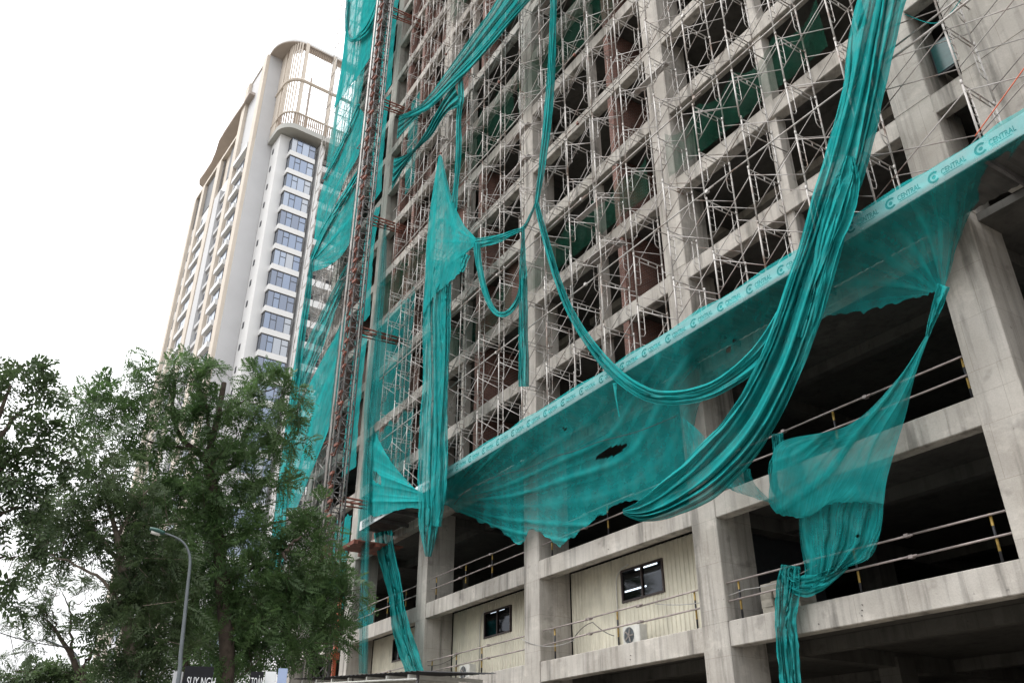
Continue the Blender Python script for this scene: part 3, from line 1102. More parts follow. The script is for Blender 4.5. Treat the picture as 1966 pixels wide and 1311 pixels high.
def sheet(label, rows, nu, nv, mat=None, fans=(), run=None, seed=1, holes=(), fray=3.0, group='loose safety nets', flat_top=0.0, wrinkle=0.015, curl=0.0, name='safety_net'):
    """a hanging net: rows of (px, py, Y), folds fan out from gather points or run along the rows' direction"""
    R = np.array([[p for p in r] for r in rows], float)
    G = resample(R, nv)                                       # along v
    G = np.swapaxes(resample(np.swapaxes(G, 0, 1), nu), 0, 1)   # along u
    rs = random.Random(seed)
    W = np.zeros((nv, nu, 3))
    GA = np.zeros((nv, nu))
    for i in range(nv):
        v = i / (nv - 1)
        for j in range(nu):
            u = j / (nu - 1)
            px, py, Y = G[i, j]
            ga = 0.0
            if i == nv - 1:
                py += fray * fbm(px * 0.06, 3.1, seed, 4) * 2
                px += fray * fbm(px * 0.06, 9.1, seed, 3)
            dy = 0.0
            wt = min(1.0, max(0.0, (v - flat_top) / 0.15)) if flat_top else 1.0
            for (gx, gy, N, amp, r0, rm) in fans:
                dx_, dy_ = px - gx, py - gy
                r = math.hypot(dx_, dy_)
                th = math.atan2(dy_, dx_) + 0.10 * fbm(px * 0.004, py * 0.004, seed + 3, 2) + curl * (r / 500.0) ** 1.3
                a = amp * min(1.0, r / r0) * max(0.0, 1 - r / rm) ** 0.8
                ph = N * th + 1.5 * fbm(th * 3, r * 0.003, seed, 2)
                w_a = 0.55 + 0.6 * fbm(th * 2.1, 4.4, seed + 6, 2)
                f1, f2 = (1 - abs(math.sin(0.5 * ph))) ** 1.6, (1 - abs(math.sin(1.15 * ph + 0.8))) ** 2
                dy -= a * max(0.1, w_a) * (1.9 * f1 + 0.5 * f2)
                ga += min(1.3, a / amp * 1.6) * max(0.1, w_a) * (1.3 * f1 ** 1.5 + 0.6 * f2 ** 1.5) + max(0.0, 1 - r / (0.6 * r0)) * 0.6
            if run:
                N, amp = run
                ph = N * 2 * math.pi * (u + 0.10 * fbm(u * 2, v * 2.5, seed, 2)) + 2.0 * fbm(v * 1.5, 1.7, seed, 2)
                dy += amp * (math.sin(ph) + 0.5 * math.sin(2.7 * ph + 0.6))
                ga += 0.6 * max(0.0, math.sin(ph)) ** 4 + 0.3 * max(0.0, math.sin(2.7 * ph + 0.6)) ** 3
            dy += wrinkle * fbm(px * 0.02, py * 0.02, seed + 11, 4)
            W[i, j] = at(px, py, Y + dy * wt)
            GA[i, j] = min(1.2, ga * wt)
    keep = np.ones((nv - 1, nu - 1), bool)
    for (hx, hy, ra, rb, ang) in holes:
        c, s = math.cos(ang), math.sin(ang)
        for i in range(nv - 1):
            for j in range(nu - 1):
                x, y = G[i, j, 0] - hx, G[i, j, 1] - hy
                a, b = x * c + y * s, -x * s + y * c
                if abs(a / ra) ** 1.4 + abs(b / rb) ** 1.4 < 1 + 0.12 * fbm(x * .2, y * .2, seed):
                    keep[i, j] = False
    o = link(name, grid_mesh(W, name, keep, GA), mat or M_NET)
    return tag(o, label, 'net', group)


def strip(label, pts, pleats=5, depth=0.12, nv=90, nu=41, mat=None, seed=1, group='loose safety nets', twist=0.5, name='safety_net'):
    """a gathered length of net: stations (px, py, Y, half width px)"""
    P = resample(np.array(pts, float), nv)
    W = np.zeros((nv, nu, 3))
    for i in range(nv):
        a, b = P[max(i - 1, 0)], P[min(i + 1, nv - 1)]
        t = np.array([b[0] - a[0], b[1] - a[1]])
        t /= (np.hypot(*t) + 1e-9)
        nx, ny = -t[1], t[0]
        v = i / (nv - 1)
        hw = max(0.8, P[i, 3])
        mpx = hw / size_px(at(P[i, 0], P[i, 1], P[i, 2]))      # half width in metres
        dp = min(depth, mpx * 1.1) * 0.72
        for j in range(nu):
            s = -1 + 2 * j / (nu - 1)
            w1 = fbm(s * 1.9 + seed, v * 2.0, seed, 2)
            ph = pleats * math.pi * (s + 0.55 * w1) + twist * 5 * fbm(v * 1.2, seed * 1.3, seed, 2)
            q = s + 0.55 / pleats * math.sin(2 * ph + 0.7) * (1 - abs(s))
            edge = 1 + 0.12 * fbm(v * 9, s * 0.4 + (5 if s > 0 else 0), seed + 2, 3)
            px = P[i, 0] + nx * hw * q * edge
            py = P[i, 1] + ny * hw * q * edge
            dy = dp * (0.62 * math.sin(ph) + 0.3 * math.sin(2.35 * ph + 1.0 + 3 * v) + 0.35 * fbm(s * 2.5, v * 14, seed + 5, 3)) - 0.25 * dp * (1 - s * s)
            W[i, j] = at(px, py, P[i, 2] + dy)
    o = link(name, grid_mesh(W, name), mat or M_NET)
    return tag(o, label, 'net', group)


# skirt hung over the canopy edge
Y0 = -1.80
sk = [((848, 905), (852, 966)), ((885, 873), (885, 985)), ((930, 842), (930, 1003)), ((968, 820), (968, 1022)), ((1000, 800), (1001, 1045)), ((1030, 782), (1018, 1018)), ((1065, 762), (1050, 1030)), ((1110, 735), (1078, 1045)), ((1160, 705), (1125, 1010)),
      ((1210, 675), (1190, 966)), ((1260, 645), (1252, 952)), ((1310, 615), (1316, 905)), ((1345, 594), (1345, 772)), ((1400, 561), (1410, 714)), ((1480, 513), (1488, 656)), ((1560, 466), (1570, 612)), ((1650, 412), (1660, 596)),
      ((1740, 358), (1750, 574)), ((1790, 328), (1790, 560)), ((1820, 310), (1812, 552)), ((1860, 286), (1835, 480)), ((1890, 268), (1868, 400)), ((1925, 247), (1912, 345)), ((1966, 222), (1966, 268)), ((2020, 190), (2020, 230)), ((2090, 150), (2092, 205)), ((2200, 90), (2196, 150)), ((2330, 10), (2320, 80))]
rows = [[] for _ in range(7)]
for a, b in sk:
    X = at(a[0], 1012 - 0.597 * (a[0] - 692), Y0)[0]          # where this point of the canopy edge lies
    up2 = 0.05 + 0.05 * math.sin(X * 2.1) + 0.03 * math.sin(X * 5.3)
    for q, (Y, Z) in enumerate(((Y0 + 0.05, CZ1 + up2), (Y0 + 0.01, CZ1 - 0.02), (Y0, CZ1 - 0.2), (Y0 - 0.01, CZ0 - 0.03))):
        p_ = proj((X, Y, Z))
        rows[q].append((p_[0], p_[1], Y))
    for q, (f_, Y) in enumerate(((0.33, Y0 + 0.70), (0.66, Y0 + 1.20), (1.0, Y0 + 1.50))):
        rows[4 + q].append((p_[0] + (b[0] - p_[0]) * f_, p_[1] + (b[1] - p_[1]) * f_, Y if b[1] - p_[1] > 60 else Y0 + 0.1 * f_))
sheet('wide torn teal net skirt draped along the whole canopy edge', rows, 420, 130, M_NET_SKIRT,
      fans=((846, 962, 40, 0.075, 140, 820), (1808, 566, 15, 0.035, 60, 230)), seed=3, flat_top=0.46, wrinkle=0.012, curl=0.42,
      holes=((1172, 866, 36, 9, -0.42), (1397, 672, 4, 7, 0.3), (1408, 655, 4, 3, 0), (1082, 822, 4, 3, 0)), fray=4.0)
lac = [(872, 968), (900, 938), (960, 912), (1010, 900), (1060, 878), (1105, 865), (1150, 848), (1225, 828), (1300, 798)]
lp = resample(np.array([list(at(x, y, -1.8 + 1.15 * k / 8)) for k, (x, y) in enumerate([])] or [list(at(x, y, -1.45 + 0.35 * k / 8)) for k, (x, y) in enumerate(lac)]), 60)
tag(obj('lacing_rope', MB().path([tuple(p) for p in lp], 0.011, 5), M_BLACK, None, True), 'dark lacing rope running across the wide net skirt', 'rope')
# fishtail at the left end of the canopy
fa = [((716, 818), (706, 985)), ((728, 845), (722, 990)), ((745, 877), (742, 985)), ((762, 900), (765, 978)), ((780, 920), (785, 974)), ((800, 940), (803, 976)), ((826, 950), (828, 972)), ((850, 952), (852, 970))]
rows = [[(a[0] + (b[0] - a[0]) * f_, a[1] + (b[1] - a[1]) * f_, -1.86 + 0.02 * f_) for a, b in fa] for f_ in (0, 0.35, 0.7, 1.0)]
sheet('bright teal fishtail net with an oval hole at the canopy end', rows, 110, 80, M_NET, fans=((856, 962, 20, 0.10, 60, 260),), seed=5, holes=((723, 915, 15, 7.5, 1.05), (783, 927, 1.6, 2, 0)), fray=1.5)
# hanging bundle in the middle
rows = [[(842, 300, -1.62), (845, 298, -1.66), (849, 302, -1.62)],
        [(833, 352, -1.62), (849, 345, -1.75), (866, 375, -1.68)],
        [(823, 425, -1.62), (856, 415, -1.85), (890, 430, -1.72)],
        [(818, 480, -1.65), (862, 470, -1.92), (914, 462, -1.78)],
        [(816, 540, -1.70), (856, 510, -1.95), (892, 492, -1.80)],
        [(812, 600, -1.75), (842, 560, -1.95), (882, 524, -1.85)]]
sheet('gathered teal net mass hanging high in the middle of the scaffold', rows, 90, 110, M_NET_MID, fans=((845, 285, 30, 0.10, 60, 520), (918, 466, 10, 0.03, 30, 90)), seed=7, fray=5)
strip('long vertical teal net bundle hanging past the canopy in the middle', [(846, 500, -1.7, 26), (840, 560, -1.75, 27), (838, 640, -1.8, 26), (836, 740, -1.9, 25), (830, 830, -2.05, 25), (826, 920, -2.15, 24), (824, 985, -2.15, 21), (823, 1030, -2.12, 15), (822, 1068, -2.1, 6)], 4, 0.16, 130, 49, M_NET_MID, 11)
strip('shorter teal net layer over the long vertical bundle', [(850, 545, -1.9, 16), (848, 640, -1.95, 17), (846, 760, -2.1, 14), (845, 860, -2.2, 15), (842, 940, -2.25, 15), (838, 1010, -2.2, 9)], 3, 0.13, 110, 35, M_NET_MID, 13)
strip('frayed teal net flap hanging from the high gathered mass', [(895, 488, -1.85, 9), (888, 505, -1.85, 8), (884, 522, -1.85, 7)], 3, 0.05, 30, 25, M_NET, 15)
# diagonal nets at the top
up_ = [(1040, -130), (998, -65), (961, -12), (940, 22), (910, 62), (883, 101), (851, 146), (824, 183), (798, 208), (766, 222)]
lo_ = [(1100, -115), (1062, -60), (1026, -12), (975, 46), (940, 85), (910, 119), (881, 146), (850, 178), (805, 222), (762, 268)]
rows = [[(a[0] + (b[0] - a[0]) * f_, a[1] + (b[1] - a[1]) * f_, -1.72) for f_ in (0, 0.33, 0.66, 1)] for a, b in zip(up_, lo_)]
sheet('broad teal net swept diagonally across the upper scaffold', rows, 70, 150, M_NET_MID, run=(4, 0.05), seed=17, fray=1.5)
strip('tight teal roll along the lower edge of the diagonal net', [(1098, -112, -1.75, 3), (1062, -60, -1.8, 4), (1024, -12, -1.8, 4), (975, 44, -1.8, 5), (912, 116, -1.8, 6), (870, 158, -1.8, 6), (820, 205, -1.8, 6), (775, 225, -1.78, 4)], 3, 0.08, 80, 21, M_NET, 19)
up_ = [(872, 158), (852, 190), (835, 220), (819, 250), (790, 290), (758, 305)]
lo_ = [(884, 206), (862, 214), (847, 232), (828, 262), (790, 300), (752, 366)]
rows = [[(a[0] + (b[0] - a[0]) * f_, a[1] + (b[1] - a[1]) * f_, -1.66) for f_ in (0, 0.33, 0.66, 1)] for a, b in zip(up_, lo_)]
sheet('smaller teal net tongue below the diagonal net', rows, 50, 110, M_NET, run=(4, 0.08), seed=21, fray=2)
strip('narrow teal net strip hanging from the diagonal net', [(884, 146, -1.7, 4), (885, 185, -1.7, 6), (881, 225, -1.7, 5), (880, 290, -1.7, 6), (876, 350, -1.7, 5), (868, 420, -1.7, 8)], 3, 0.08, 70, 21, M_NET, 23)
# ropes of twisted net
strip('twisted teal net rope dropping from the top edge', [(1066, -260, -1.75, 4), (1065, -140, -1.85, 6), (1063, -14, -1.85, 6), (1060, 100, -1.85, 7.5), (1053, 210, -1.85, 8), (1042, 310, -1.85, 7), (1030, 390, -1.85, 4)], 3, 0.09, 110, 25, M_NET, 25)
strip('teal net tie reaching from the knot to the gathered mass', [(1030, 388, -1.85, 2.5), (1018, 415, -1.85, 3), (1005, 438, -1.85, 4), (985, 447, -1.85, 5), (955, 459, -1.85, 8), (912, 468, -1.85, 10)], 3, 0.08, 60, 23, M_NET, 27)
strip('teal net loop sagging under the gathered mass', [(915, 466, -1.9, 7), (920, 510, -1.9, 6), (932, 562, -1.9, 5.5), (948, 596, -1.9, 5), (966, 604, -1.9, 5), (984, 592, -1.9, 5), (998, 565, -1.9, 5), (1003, 535, -1.9, 5)], 2, 0.07, 90, 19, M_NET, 29)
strip('straight teal net tail with a ragged end beside the loop', [(1005, 437, -1.95, 2.5), (1004, 480, -1.95, 5), (1004, 540, -1.95, 8), (1005, 640, -1.95, 9), (1006, 742, -1.95, 10.5)], 4, 0.12, 80, 27, M_NET, 31)
strip('long teal net rope sagging from the knot across the canopy', [(1030, 390, -1.9, 4), (1045, 450, -1.9, 6), (1075, 550, -1.95, 7), (1110, 625, -2.0, 8), (1165, 700, -2.15, 11), (1220, 745, -2.25, 12), (1270, 764, -2.25, 13), (1340, 757, -2.25, 15), (1400, 730, -2.2, 16), (1460, 680, -2.2, 19), (1510, 605, -2.15, 20), (1550, 525, -2.1, 20), (1590, 440, -2.05, 18), (1622, 350, -2.0, 16)], 3, 0.13, 170, 27, M_NET, 33)
strip('thin teal net thread dangling from the sagging rope', [(1180, 735, -2.2, 4), (1183, 765, -2.2, 1.6), (1189, 800, -2.2, 1.2)], 1, 0.02, 20, 7, M_NET, 35)
# great bundle on the right
strip('great pleated teal net bundle falling across the canopy', [(1730, -330, -1.75, 30), (1722, -200, -1.85, 40), (1708, -90, -1.92, 44), (1690, 10, -1.95, 44), (1672, 100, -1.95, 44), (1650, 205, -1.98, 42), (1622, 320, -2.05, 42), (1588, 430, -2.15, 41), (1552, 545, -2.25, 43), (1505, 690, -2.3, 43), (1440, 815, -2.25, 46), (1365, 900, -2.15, 47), (1290, 955, -2.05, 36), (1235, 980, -1.95, 22), (1196, 982, -1.9, 5)], 4.5, 0.26, 290, 91, M_NET, 37)
strip('loose teal layer with torn corner over the great bundle', [(1632, 300, -2.2, 8), (1628, 340, -2.2, 22), (1618, 385, -2.25, 30), (1590, 470, -2.3, 24), (1570, 560, -2.35, 18), (1545, 650, -2.35, 16)], 3, 0.10, 80, 37, M_NET, 39)
# torn sheet at the right
strip('narrow teal twist below the skirt corner at the right', [(1812, 548, -1.6, 12), (1800, 585, -1.5, 11), (1788, 620, -1.4, 7), (1781, 645, -1.3, 4)], 2, 0.06, 40, 21, M_NET, 41)
rows = [[(1779, 642, -1.3), (1781, 640, -1.3), (1783, 640, -1.3), (1785, 642, -1.3)],
        [(1722, 728, -1.15), (1738, 735, -1.2), (1750, 735, -1.2), (1757, 722, -1.15)],
        [(1630, 815, -0.8), (1672, 828, -0.95), (1705, 830, -1.0), (1738, 800, -0.95)],
        [(1500, 848, -0.35), (1600, 868, -0.6), (1665, 882, -0.75), (1716, 872, -0.8)],
        [(1482, 905, -0.35), (1570, 920, -0.6), (1640, 926, -0.7), (1702, 925, -0.75)],
        [(1476, 960, -0.35), (1555, 978, -0.6), (1620, 950, -0.7), (1697, 964, -0.7)],
        [(1490, 985, -0.35), (1550, 992, -0.55), (1600, 965, -0.65), (1696, 966, -0.65)]]
sheet('torn triangular teal net stretched from the column to the rail', rows, 120, 120, M_NET_MID, fans=((1782, 636, 30, 0.10, 160, 680),), seed=43, fray=3, curl=-0.25)
rows = [[(1540, 950, -0.3), (1600, 940, -0.35), (1650, 940, -0.4), (1697, 962, -0.45)],
        [(1534, 995, -0.3), (1590, 990, -0.35), (1645, 990, -0.4), (1692, 1012, -0.4)],
        [(1538, 1050, -0.25), (1590, 1040, -0.3), (1640, 1040, -0.35), (1680, 1056, -0.35)],
        [(1545, 1095, -0.2), (1590, 1080, -0.3), (1625, 1072, -0.3), (1662, 1076, -0.3)],
        [(1540, 1140, -0.15), (1575, 1118, -0.2), (1600, 1100, -0.25), (1622, 1090, -0.25)]]
sheet('slack teal net pouch caught on the lower guard rail', rows, 80, 90, M_NET_SKIRT, run=(4, 0.07), seed=45, fray=3, holes=((1646, 1027, 3.5, 4.5, 0),))
strip('teal net swag lying over the lower guard rail', [(1503, 1095, -0.2, 8), (1520, 1118, -0.25, 16), (1550, 1124, -0.25, 20), (1590, 1108, -0.25, 14), (1625, 1085, -0.2, 7)], 3, 0.10, 60, 31, M_NET, 47)
strip('pleated teal net tail hanging below the lower guard rail', [(1518, 1085, -0.2, 18), (1513, 1130, -0.25, 23), (1508, 1190, -0.25, 21), (1513, 1250, -0.25, 21), (1519, 1330, -0.25, 19)], 5, 0.14, 90, 41, M_NET, 49)
strip('crumpled teal net tuft over the upper guard rail', [(1492, 832, -0.2, 11), (1496, 870, -0.25, 12), (1484, 900, -0.25, 9), (1492, 945, -0.28, 8), (1530, 975, -0.4, 9)], 4, 0.12, 60, 31, M_NET, 51)
rows = [[(1310, 800, -1.5), (1345, 830, -1.45), (1385, 880, -1.4), (1440, 900, -1.2)], [(1318, 860, -1.45), (1350, 880, -1.4), (1400, 915, -1.3), (1450, 930, -1.0)], [(1325, 920, -1.4), (1365, 925, -1.4), (1430, 950, -1.2), (1485, 965, -0.6)]]
sheet('sheer teal net web stretched behind the great bundle', rows, 60, 50, M_NET_THIN, run=(2, 0.04), seed=53, fray=2)
# strips at the far end of the canopy
strip('slim teal net strip hanging down the far column to the shelter', [(740, 425, -1.75, 2), (735, 500, -1.78, 7), (728, 590, -1.8, 8), (720, 680, -1.85, 10), (712, 770, -1.9, 12), (707, 860, -1.95, 9), (703, 980, -1.95, 7), (700, 1090, -1.9, 8), (698, 1200, -1.85, 9), (697, 1292, -1.8, 8)], 3, 0.12, 150, 25, M_NET_THIN, 55)
strip('folded teal net strip hanging under the canopy end', [(735, 1020, -0.9, 18), (745, 1075, -0.85, 17), (758, 1130, -0.8, 14), (764, 1170, -0.75, 15), (775, 1225, -0.7, 18), (793, 1280, -0.65, 17), (806, 1330, -0.6, 14)], 4, 0.15, 120, 35, M_NET, 57)
# nets on the far scaffold corner
YL = -1.68
rows = [[(681, -120, YL), (701, -120, YL), (722, -120, YL), (743, -120, YL)], [(669, -14, YL), (690, -14, YL), (712, -14, YL), (734, -14, YL)], [(663, 60, YL), (686, 60, YL), (708, 60, YL), (728, 60, YL)], [(655, 130, YL), (676, 120, YL), (696, 112, YL), (714, 104, YL)], [(640, 214, YL), (660, 184, YL), (680, 156, YL), (703, 124, YL)]]
sheet('teal net sheet cloaking the topmost far scaffold corner', rows, 60, 80, M_NET, run=(2, 0.015), seed=61, fray=2)
strip('teal net roll looping across the topmost corner sheet', [(728, 0, -1.9, 6), (712, 40, -1.95, 8), (695, 66, -1.95, 7), (678, 78, -1.95, 4), (668, 70, -1.9, 3), (664, 40, -1.85, 3), (667, 0, -1.85, 3)], 3, 0.10, 70, 21, M_NET, 63)
up_ = [(690, 206), (672, 246), (650, 292), (630, 330), (615, 372), (607, 420), (603, 462)]
lo_ = [(704, 226), (700, 262), (688, 300), (668, 336), (650, 375), (633, 418), (612, 462)]
rows = [[(a[0] + (b[0] - a[0]) * f_, a[1] + (b[1] - a[1]) * f_, YL) for f_ in (0, 0.33, 0.66, 1)] for a, b in zip(up_, lo_)]
sheet('teal net sheet slanting across the upper far scaffold', rows, 50, 90, M_NET_MID, run=(2, 0.014), seed=65, fray=2)
rows = [[(642, 206, YL), (668, 172, YL), (700, 132, YL)], [(636, 250, YL), (662, 215, YL), (694, 180, YL)], [(624, 330, YL), (648, 285, YL), (684, 215, YL)]]
sheet('thin teal veil over the scaffold between the two corner sheets', rows, 40, 50, M_NET_THIN, run=(2, 0.04), seed=66, fray=1)
strip('tight teal roll above the slanting sheet of the far scaffold', [(690, 200, -1.75, 3), (672, 244, -1.78, 4), (648, 294, -1.78, 4.5), (622, 345, -1.75, 3)], 2, 0.08, 50, 15, M_NET, 67)
up_ = [(690, 328), (668, 372), (645, 412), (622, 452), (598, 492)]
lo_ = [(690, 430), (674, 462), (655, 492), (628, 512), (600, 522)]
rows = [[(a[0] + (b[0] - a[0]) * f_, a[1] + (b[1] - a[1]) * f_, YL - 0.03) for f_ in (0, 0.33, 0.66, 1)] for a, b in zip(up_, lo_)]
sheet('pleated teal net sling gathered to a point on the far scaffold', rows, 60, 80, M_NET_MID, fans=((590, 512, 30, 0.035, 40, 220),), seed=69, fray=1)
strip('dark rolled edge of the pleated net sling', [(692, 326, -1.75, 5), (668, 366, -1.78, 6), (643, 408, -1.78, 6.5), (618, 452, -1.78, 6), (598, 500, -1.75, 4)], 2, 0.1, 60, 17, M_NET, 71)
strip('thin teal net band slanting below the pleated sling', [(672, 505, -1.7, 5), (650, 555, -1.7, 9), (628, 605, -1.7, 13), (605, 660, -1.7, 16), (585, 712, -1.7, 15), (570, 770, -1.7, 10)], 4, 0.12, 70, 27, M_NET_MID, 73)
up_ = [(668, 588), (645, 640), (617, 692), (590, 745), (572, 795), (556, 860), (540, 960)]
lo_ = [(674, 592), (668, 650), (658, 705), (648, 760), (634, 815), (612, 872), (566, 985)]
rows = [[(a[0] + (b[0] - a[0]) * f_, a[1] + (b[1] - a[1]) * f_, YL - 0.02) for f_ in (0, 0.33, 0.66, 1)] for a, b in zip(up_, lo_)]
sheet('large triangular teal net sheet on the lower far scaffold', rows, 70, 110, M_NET_MID, run=(2, 0.015), seed=75, fray=4)
strip('teal net rope hanging down the far building corner', [(598, 500, -1.75, 3), (592, 560, -1.75, 6), (580, 640, -1.75, 7), (567, 735, -1.75, 8), (553, 850, -1.75, 9), (541, 950, -1.75, 11), (533, 1050, -1.75, 14), (528, 1120, -1.75, 12)], 3, 0.12, 110, 21, M_NET, 77)


def world_sheet(label, x0, x1, z0, z1, Y, mat, pitch=1.65, sagz=0.5, seed=1, nu=110, nv=16, bulge=0.1, group=None, name='safety_net'):
    """net tied up at the scaffold posts so that its upper edge hangs in scallops"""
    W = np.zeros((nv, nu, 3))
    for j in range(nu):
        u = j / (nu - 1)
        x = x0 + (x1 - x0) * u
        s = ((x - x0) / pitch) % 1.0
        zt = z1 - sagz * 4 * s * (1 - s) * (1 + 0.3 * fbm(x * 0.3, 2, seed, 2))
        for i in range(nv):
            v = i / (nv - 1)
            z = zt + (z0 - zt) * v
            W[i, j] = (x, Y - bulge * math.sin(math.pi * v) * (0.6 + 0.4 * math.sin(2 * math.pi * s + seed)) + 0.05 * fbm(x * 2, z * 2, seed, 3), z + 0.06 * fbm(x, v * 3, seed + 4, 2))
    o = link(name, grid_mesh(W, name), mat)
    return tag(o, label, 'net', group)


F4, F5, F6, F7, F8, F9 = [LV[k][1] for k in (3, 4, 5, 6, 7, 8)]
G_ = 'green nets tied along the floor edges'
world_sheet('dark green net swags two floors over the canopy, between the widest columns', -16.2, -9.6, F5 - 0.05, F5 + 1.9, -0.25, M_NET_GREEN, seed=81, group=G_)
world_sheet('dark green net swags two floors over the canopy, behind the sagging rope', -25.3, -17.2, F5 - 0.05, F5 + 1.75, -0.25, M_NET_GREEN, seed=82, group=G_)
world_sheet('dark green net swags two floors over the canopy, beside the net loop', -33.5, -26.2, F5 - 0.3, F5 + 1.7, -0.25, M_NET_GREEN, seed=83, group=G_)
world_sheet('tall dark green net across two upper floors beside the twisted rope', -25.6, -18.3, F8 - 0.2, F8 + 3.6, -0.25, M_NET_GREEN, sagz=0.8, seed=84, group=G_)
world_sheet('tall dark green net on the upper floors behind the hanging strip', -34.2, -26.0, F8 - 0.3, F8 + 3.3, -0.25, M_NET_GREEN, sagz=0.8, seed=85, group=G_)
world_sheet('dark green net along the floor left of the gathered mass', -42.0, -35.0, F7 - 0.3, F7 + 2.6, -0.25, M_NET_GREEN, sagz=0.6, seed=86, group=G_)
world_sheet('sheer teal net covering the floors beside the far column', -41.6, -36.2, F5 - 0.3, F7 - 0.3, -0.22, M_NET_THIN, sagz=0.5, seed=87)
world_sheet('sheer teal net covering the floors right over the fishtail net', -41.8, -35.6, F4 - 3.0, F5 - 0.8, -0.22, M_NET_THIN, sagz=0.4, seed=88)
world_sheet('dark green net high up under the top edge beside the diagonal net', -33.4, -27.0, LV[11][1], LV[11][1] + 2.4, -0.25, M_NET_GREEN, sagz=0.5, seed=89, group=G_)
world_sheet('narrow teal net hung between the upper floors left of the diagonal net', -38.6, -37.3, LV[8][1] + 0.4, LV[10][1] + 1.2, -0.3, M_NET_THIN, pitch=3, sagz=0.1, seed=90, nu=20)
for q, (z0, z1, lab) in enumerate(((9.6, 14.6, 'lowest'), (17.0, 25.6, 'second lowest'), (26.3, 34.6, 'third'), (35.4, 44.0, 'fourth'), (44.6, 54.0, 'topmost'))):
    world_sheet('sheer teal net panel behind the hoist mast, %s of the stack' % lab, at(713, 340, -1.0)[0], at(735, 340, -1.0)[0], z0, z1, -1.0, M_NET_MID, pitch=1.45, sagz=0.3, seed=91 + q, nu=40, nv=40, bulge=0.15, group='net panels behind the hoist mast')
world_sheet('small teal net screen on the podium floor of the far bay', -41.6, -39.6, LV[1][1], LV[1][1] + 0.9, 0.2, M_NET_THIN, pitch=2.1, sagz=0.05, seed=97, nu=24)

# ------------------------------------------------------------------ finished residential tower behind
TW = thing('residential_tower', 'finished white high rise with beige crown terraces beyond the trees', 'building', None, (-95.5, 5.63, 0), (0, 0, math.radians(4.5)))
obj('wall', MB().box(-34.3, -4.7, -3.8, 14, 0, 85.8), M_TWHITE, TW)
obj('wall', MB().box(-4.6, -2.8, -1.3, 14, 0, 85.4).box(-2.8, -1.2, -1.3, 4.28, 0, 85.4), M_TWHITE, TW)
obj('blade_wall', MB().box(-12.5, -4.695, -3.79, -1.35, 85.8, 102.6).box(-4.694, -4.64, -3.75, -1.32, 0, 85.8), M_TGREY, TW)
NF = 24
for k in range(NF):
    zt = 82.3 - 3.2 * k
    obj('spandrel', MB().box(-1.19, 0.0, 0.0, 3.80, zt - 0.80, zt), M_TWHITE, TW)
    # wrap-round window above the spandrel
    g0, g1 = zt, zt + 2.40
    f = MB()
    fr_ = 0.07
    f.box(-1.15, -0.10, 0.10, 3.78, g1 - 0.10, g1)
    f.box(-1.15, -0.10, 0.10, 3.78, g0, g0 + 0.06)
    for v in (0.10, 0.92, 1.72, 2.78, 3.70):
        f.box(-0.20, -0.10, v, v + fr_, g0 + 0.06, g1 - 0.10)
    f.box(-0.19, -0.105, 0.99, 1.72, zt + 1.46, zt + 1.53).box(-0.19, -0.105, 2.85, 3.70, zt + 1.46, zt + 1.53)
    f.box(-1.15, -1.08, 0.10, 0.2, g0 + 0.06, g1 - 0.1)
    wo = obj('window', f, M_TDARK, TW)
    for (a, b) in ((0.17, 0.92), (0.99, 1.72), (1.79, 2.78), (2.85, 3.70)):
        obj('pane', MB().box(-0.165, -0.15, a, b, g0 + 0.06, g1 - 0.10), rnd.choice(M_TGL[:1] * 3 + M_TGL[1:]), wo)
    obj('pane', MB().box(-1.08, -0.2, 0.145, 0.16, g0 + 0.06, g1 - 0.1), M_TGLASS, wo)
    # recessed balconies beyond the pier
    obj('balcony', MB().box(-2.79, -0.75, 4.92, 11.5, zt - 0.85, zt + 0.15), M_TWHITE, TW)
    b = MB()
    b.box(-1.0, -0.95, 4.92, 11.5, zt + 0.95, zt + 1.0)
    for v in np.arange(5.0, 11.4, 0.16):
        b.box(-0.985, -0.965, v, v + 0.025, zt + 0.15, zt + 0.95)
    obj('railing', b, M_TDARK, TW)
    obj('balcony_door', MB().box(-2.79, -2.74, 5.3, 7.2, zt + 0.16, zt + 2.2).box(-2.79, -2.74, 8.6, 10.6, zt + 0.16, zt + 2.2), M_TDARK, TW)
    # slit window on the step wall
    obj('slit_window', MB().box(-3.75, -3.25, -1.36, -1.29, zt + 0.9, zt + 1.75), M_TDARK, TW)
    # long side
    obj('window_box', MB().box(-11.6, -7.9, -4.28, -3.81, zt - 0.75, zt + 0.05), M_TWHITE, TW)
    for (a, c, h) in ((-7.6, -6.5, 1.9), (-11.3, -8.2, 2.0), (-16.7, -14.3, 1.7), (-27.6, -23.4, 2.1), (-32.6, -30.6, 1.6)):
        w2 = obj('window', MB().box(a, c, -3.88, -3.80, zt + 0.12, zt + 0.12 + h), M_TDARK, TW)
        mid = (a + c) / 2
        obj('pane', MB().box(a + 0.1, mid - 0.05, -3.90, -3.885, zt + 0.2, zt + h), M_TGLASS, w2)
        obj('pane', MB().box(mid + 0.05, c - 0.1, -3.90, -3.885, zt + 0.2, zt + h), M_TGLASS, w2)
    obj('window_box', MB().box(-28.2, -22.9, -4.2, -3.81, zt - 0.7, zt + 0.0), M_TWHITE, TW)
    obj('window_box', MB().box(-17.0, -14.1, -4.15, -3.81, zt - 0.6, zt - 0.0), M_TGREY, TW)
obj('pier', MB().box(-2.79, 0.05, 4.29, 4.90, 0, 85.4), M_TWHITE, TW)
obj('pier', MB().box(-2.79, 0.0, 11.5, 12.2, 0, 85.4), M_TWHITE, TW)
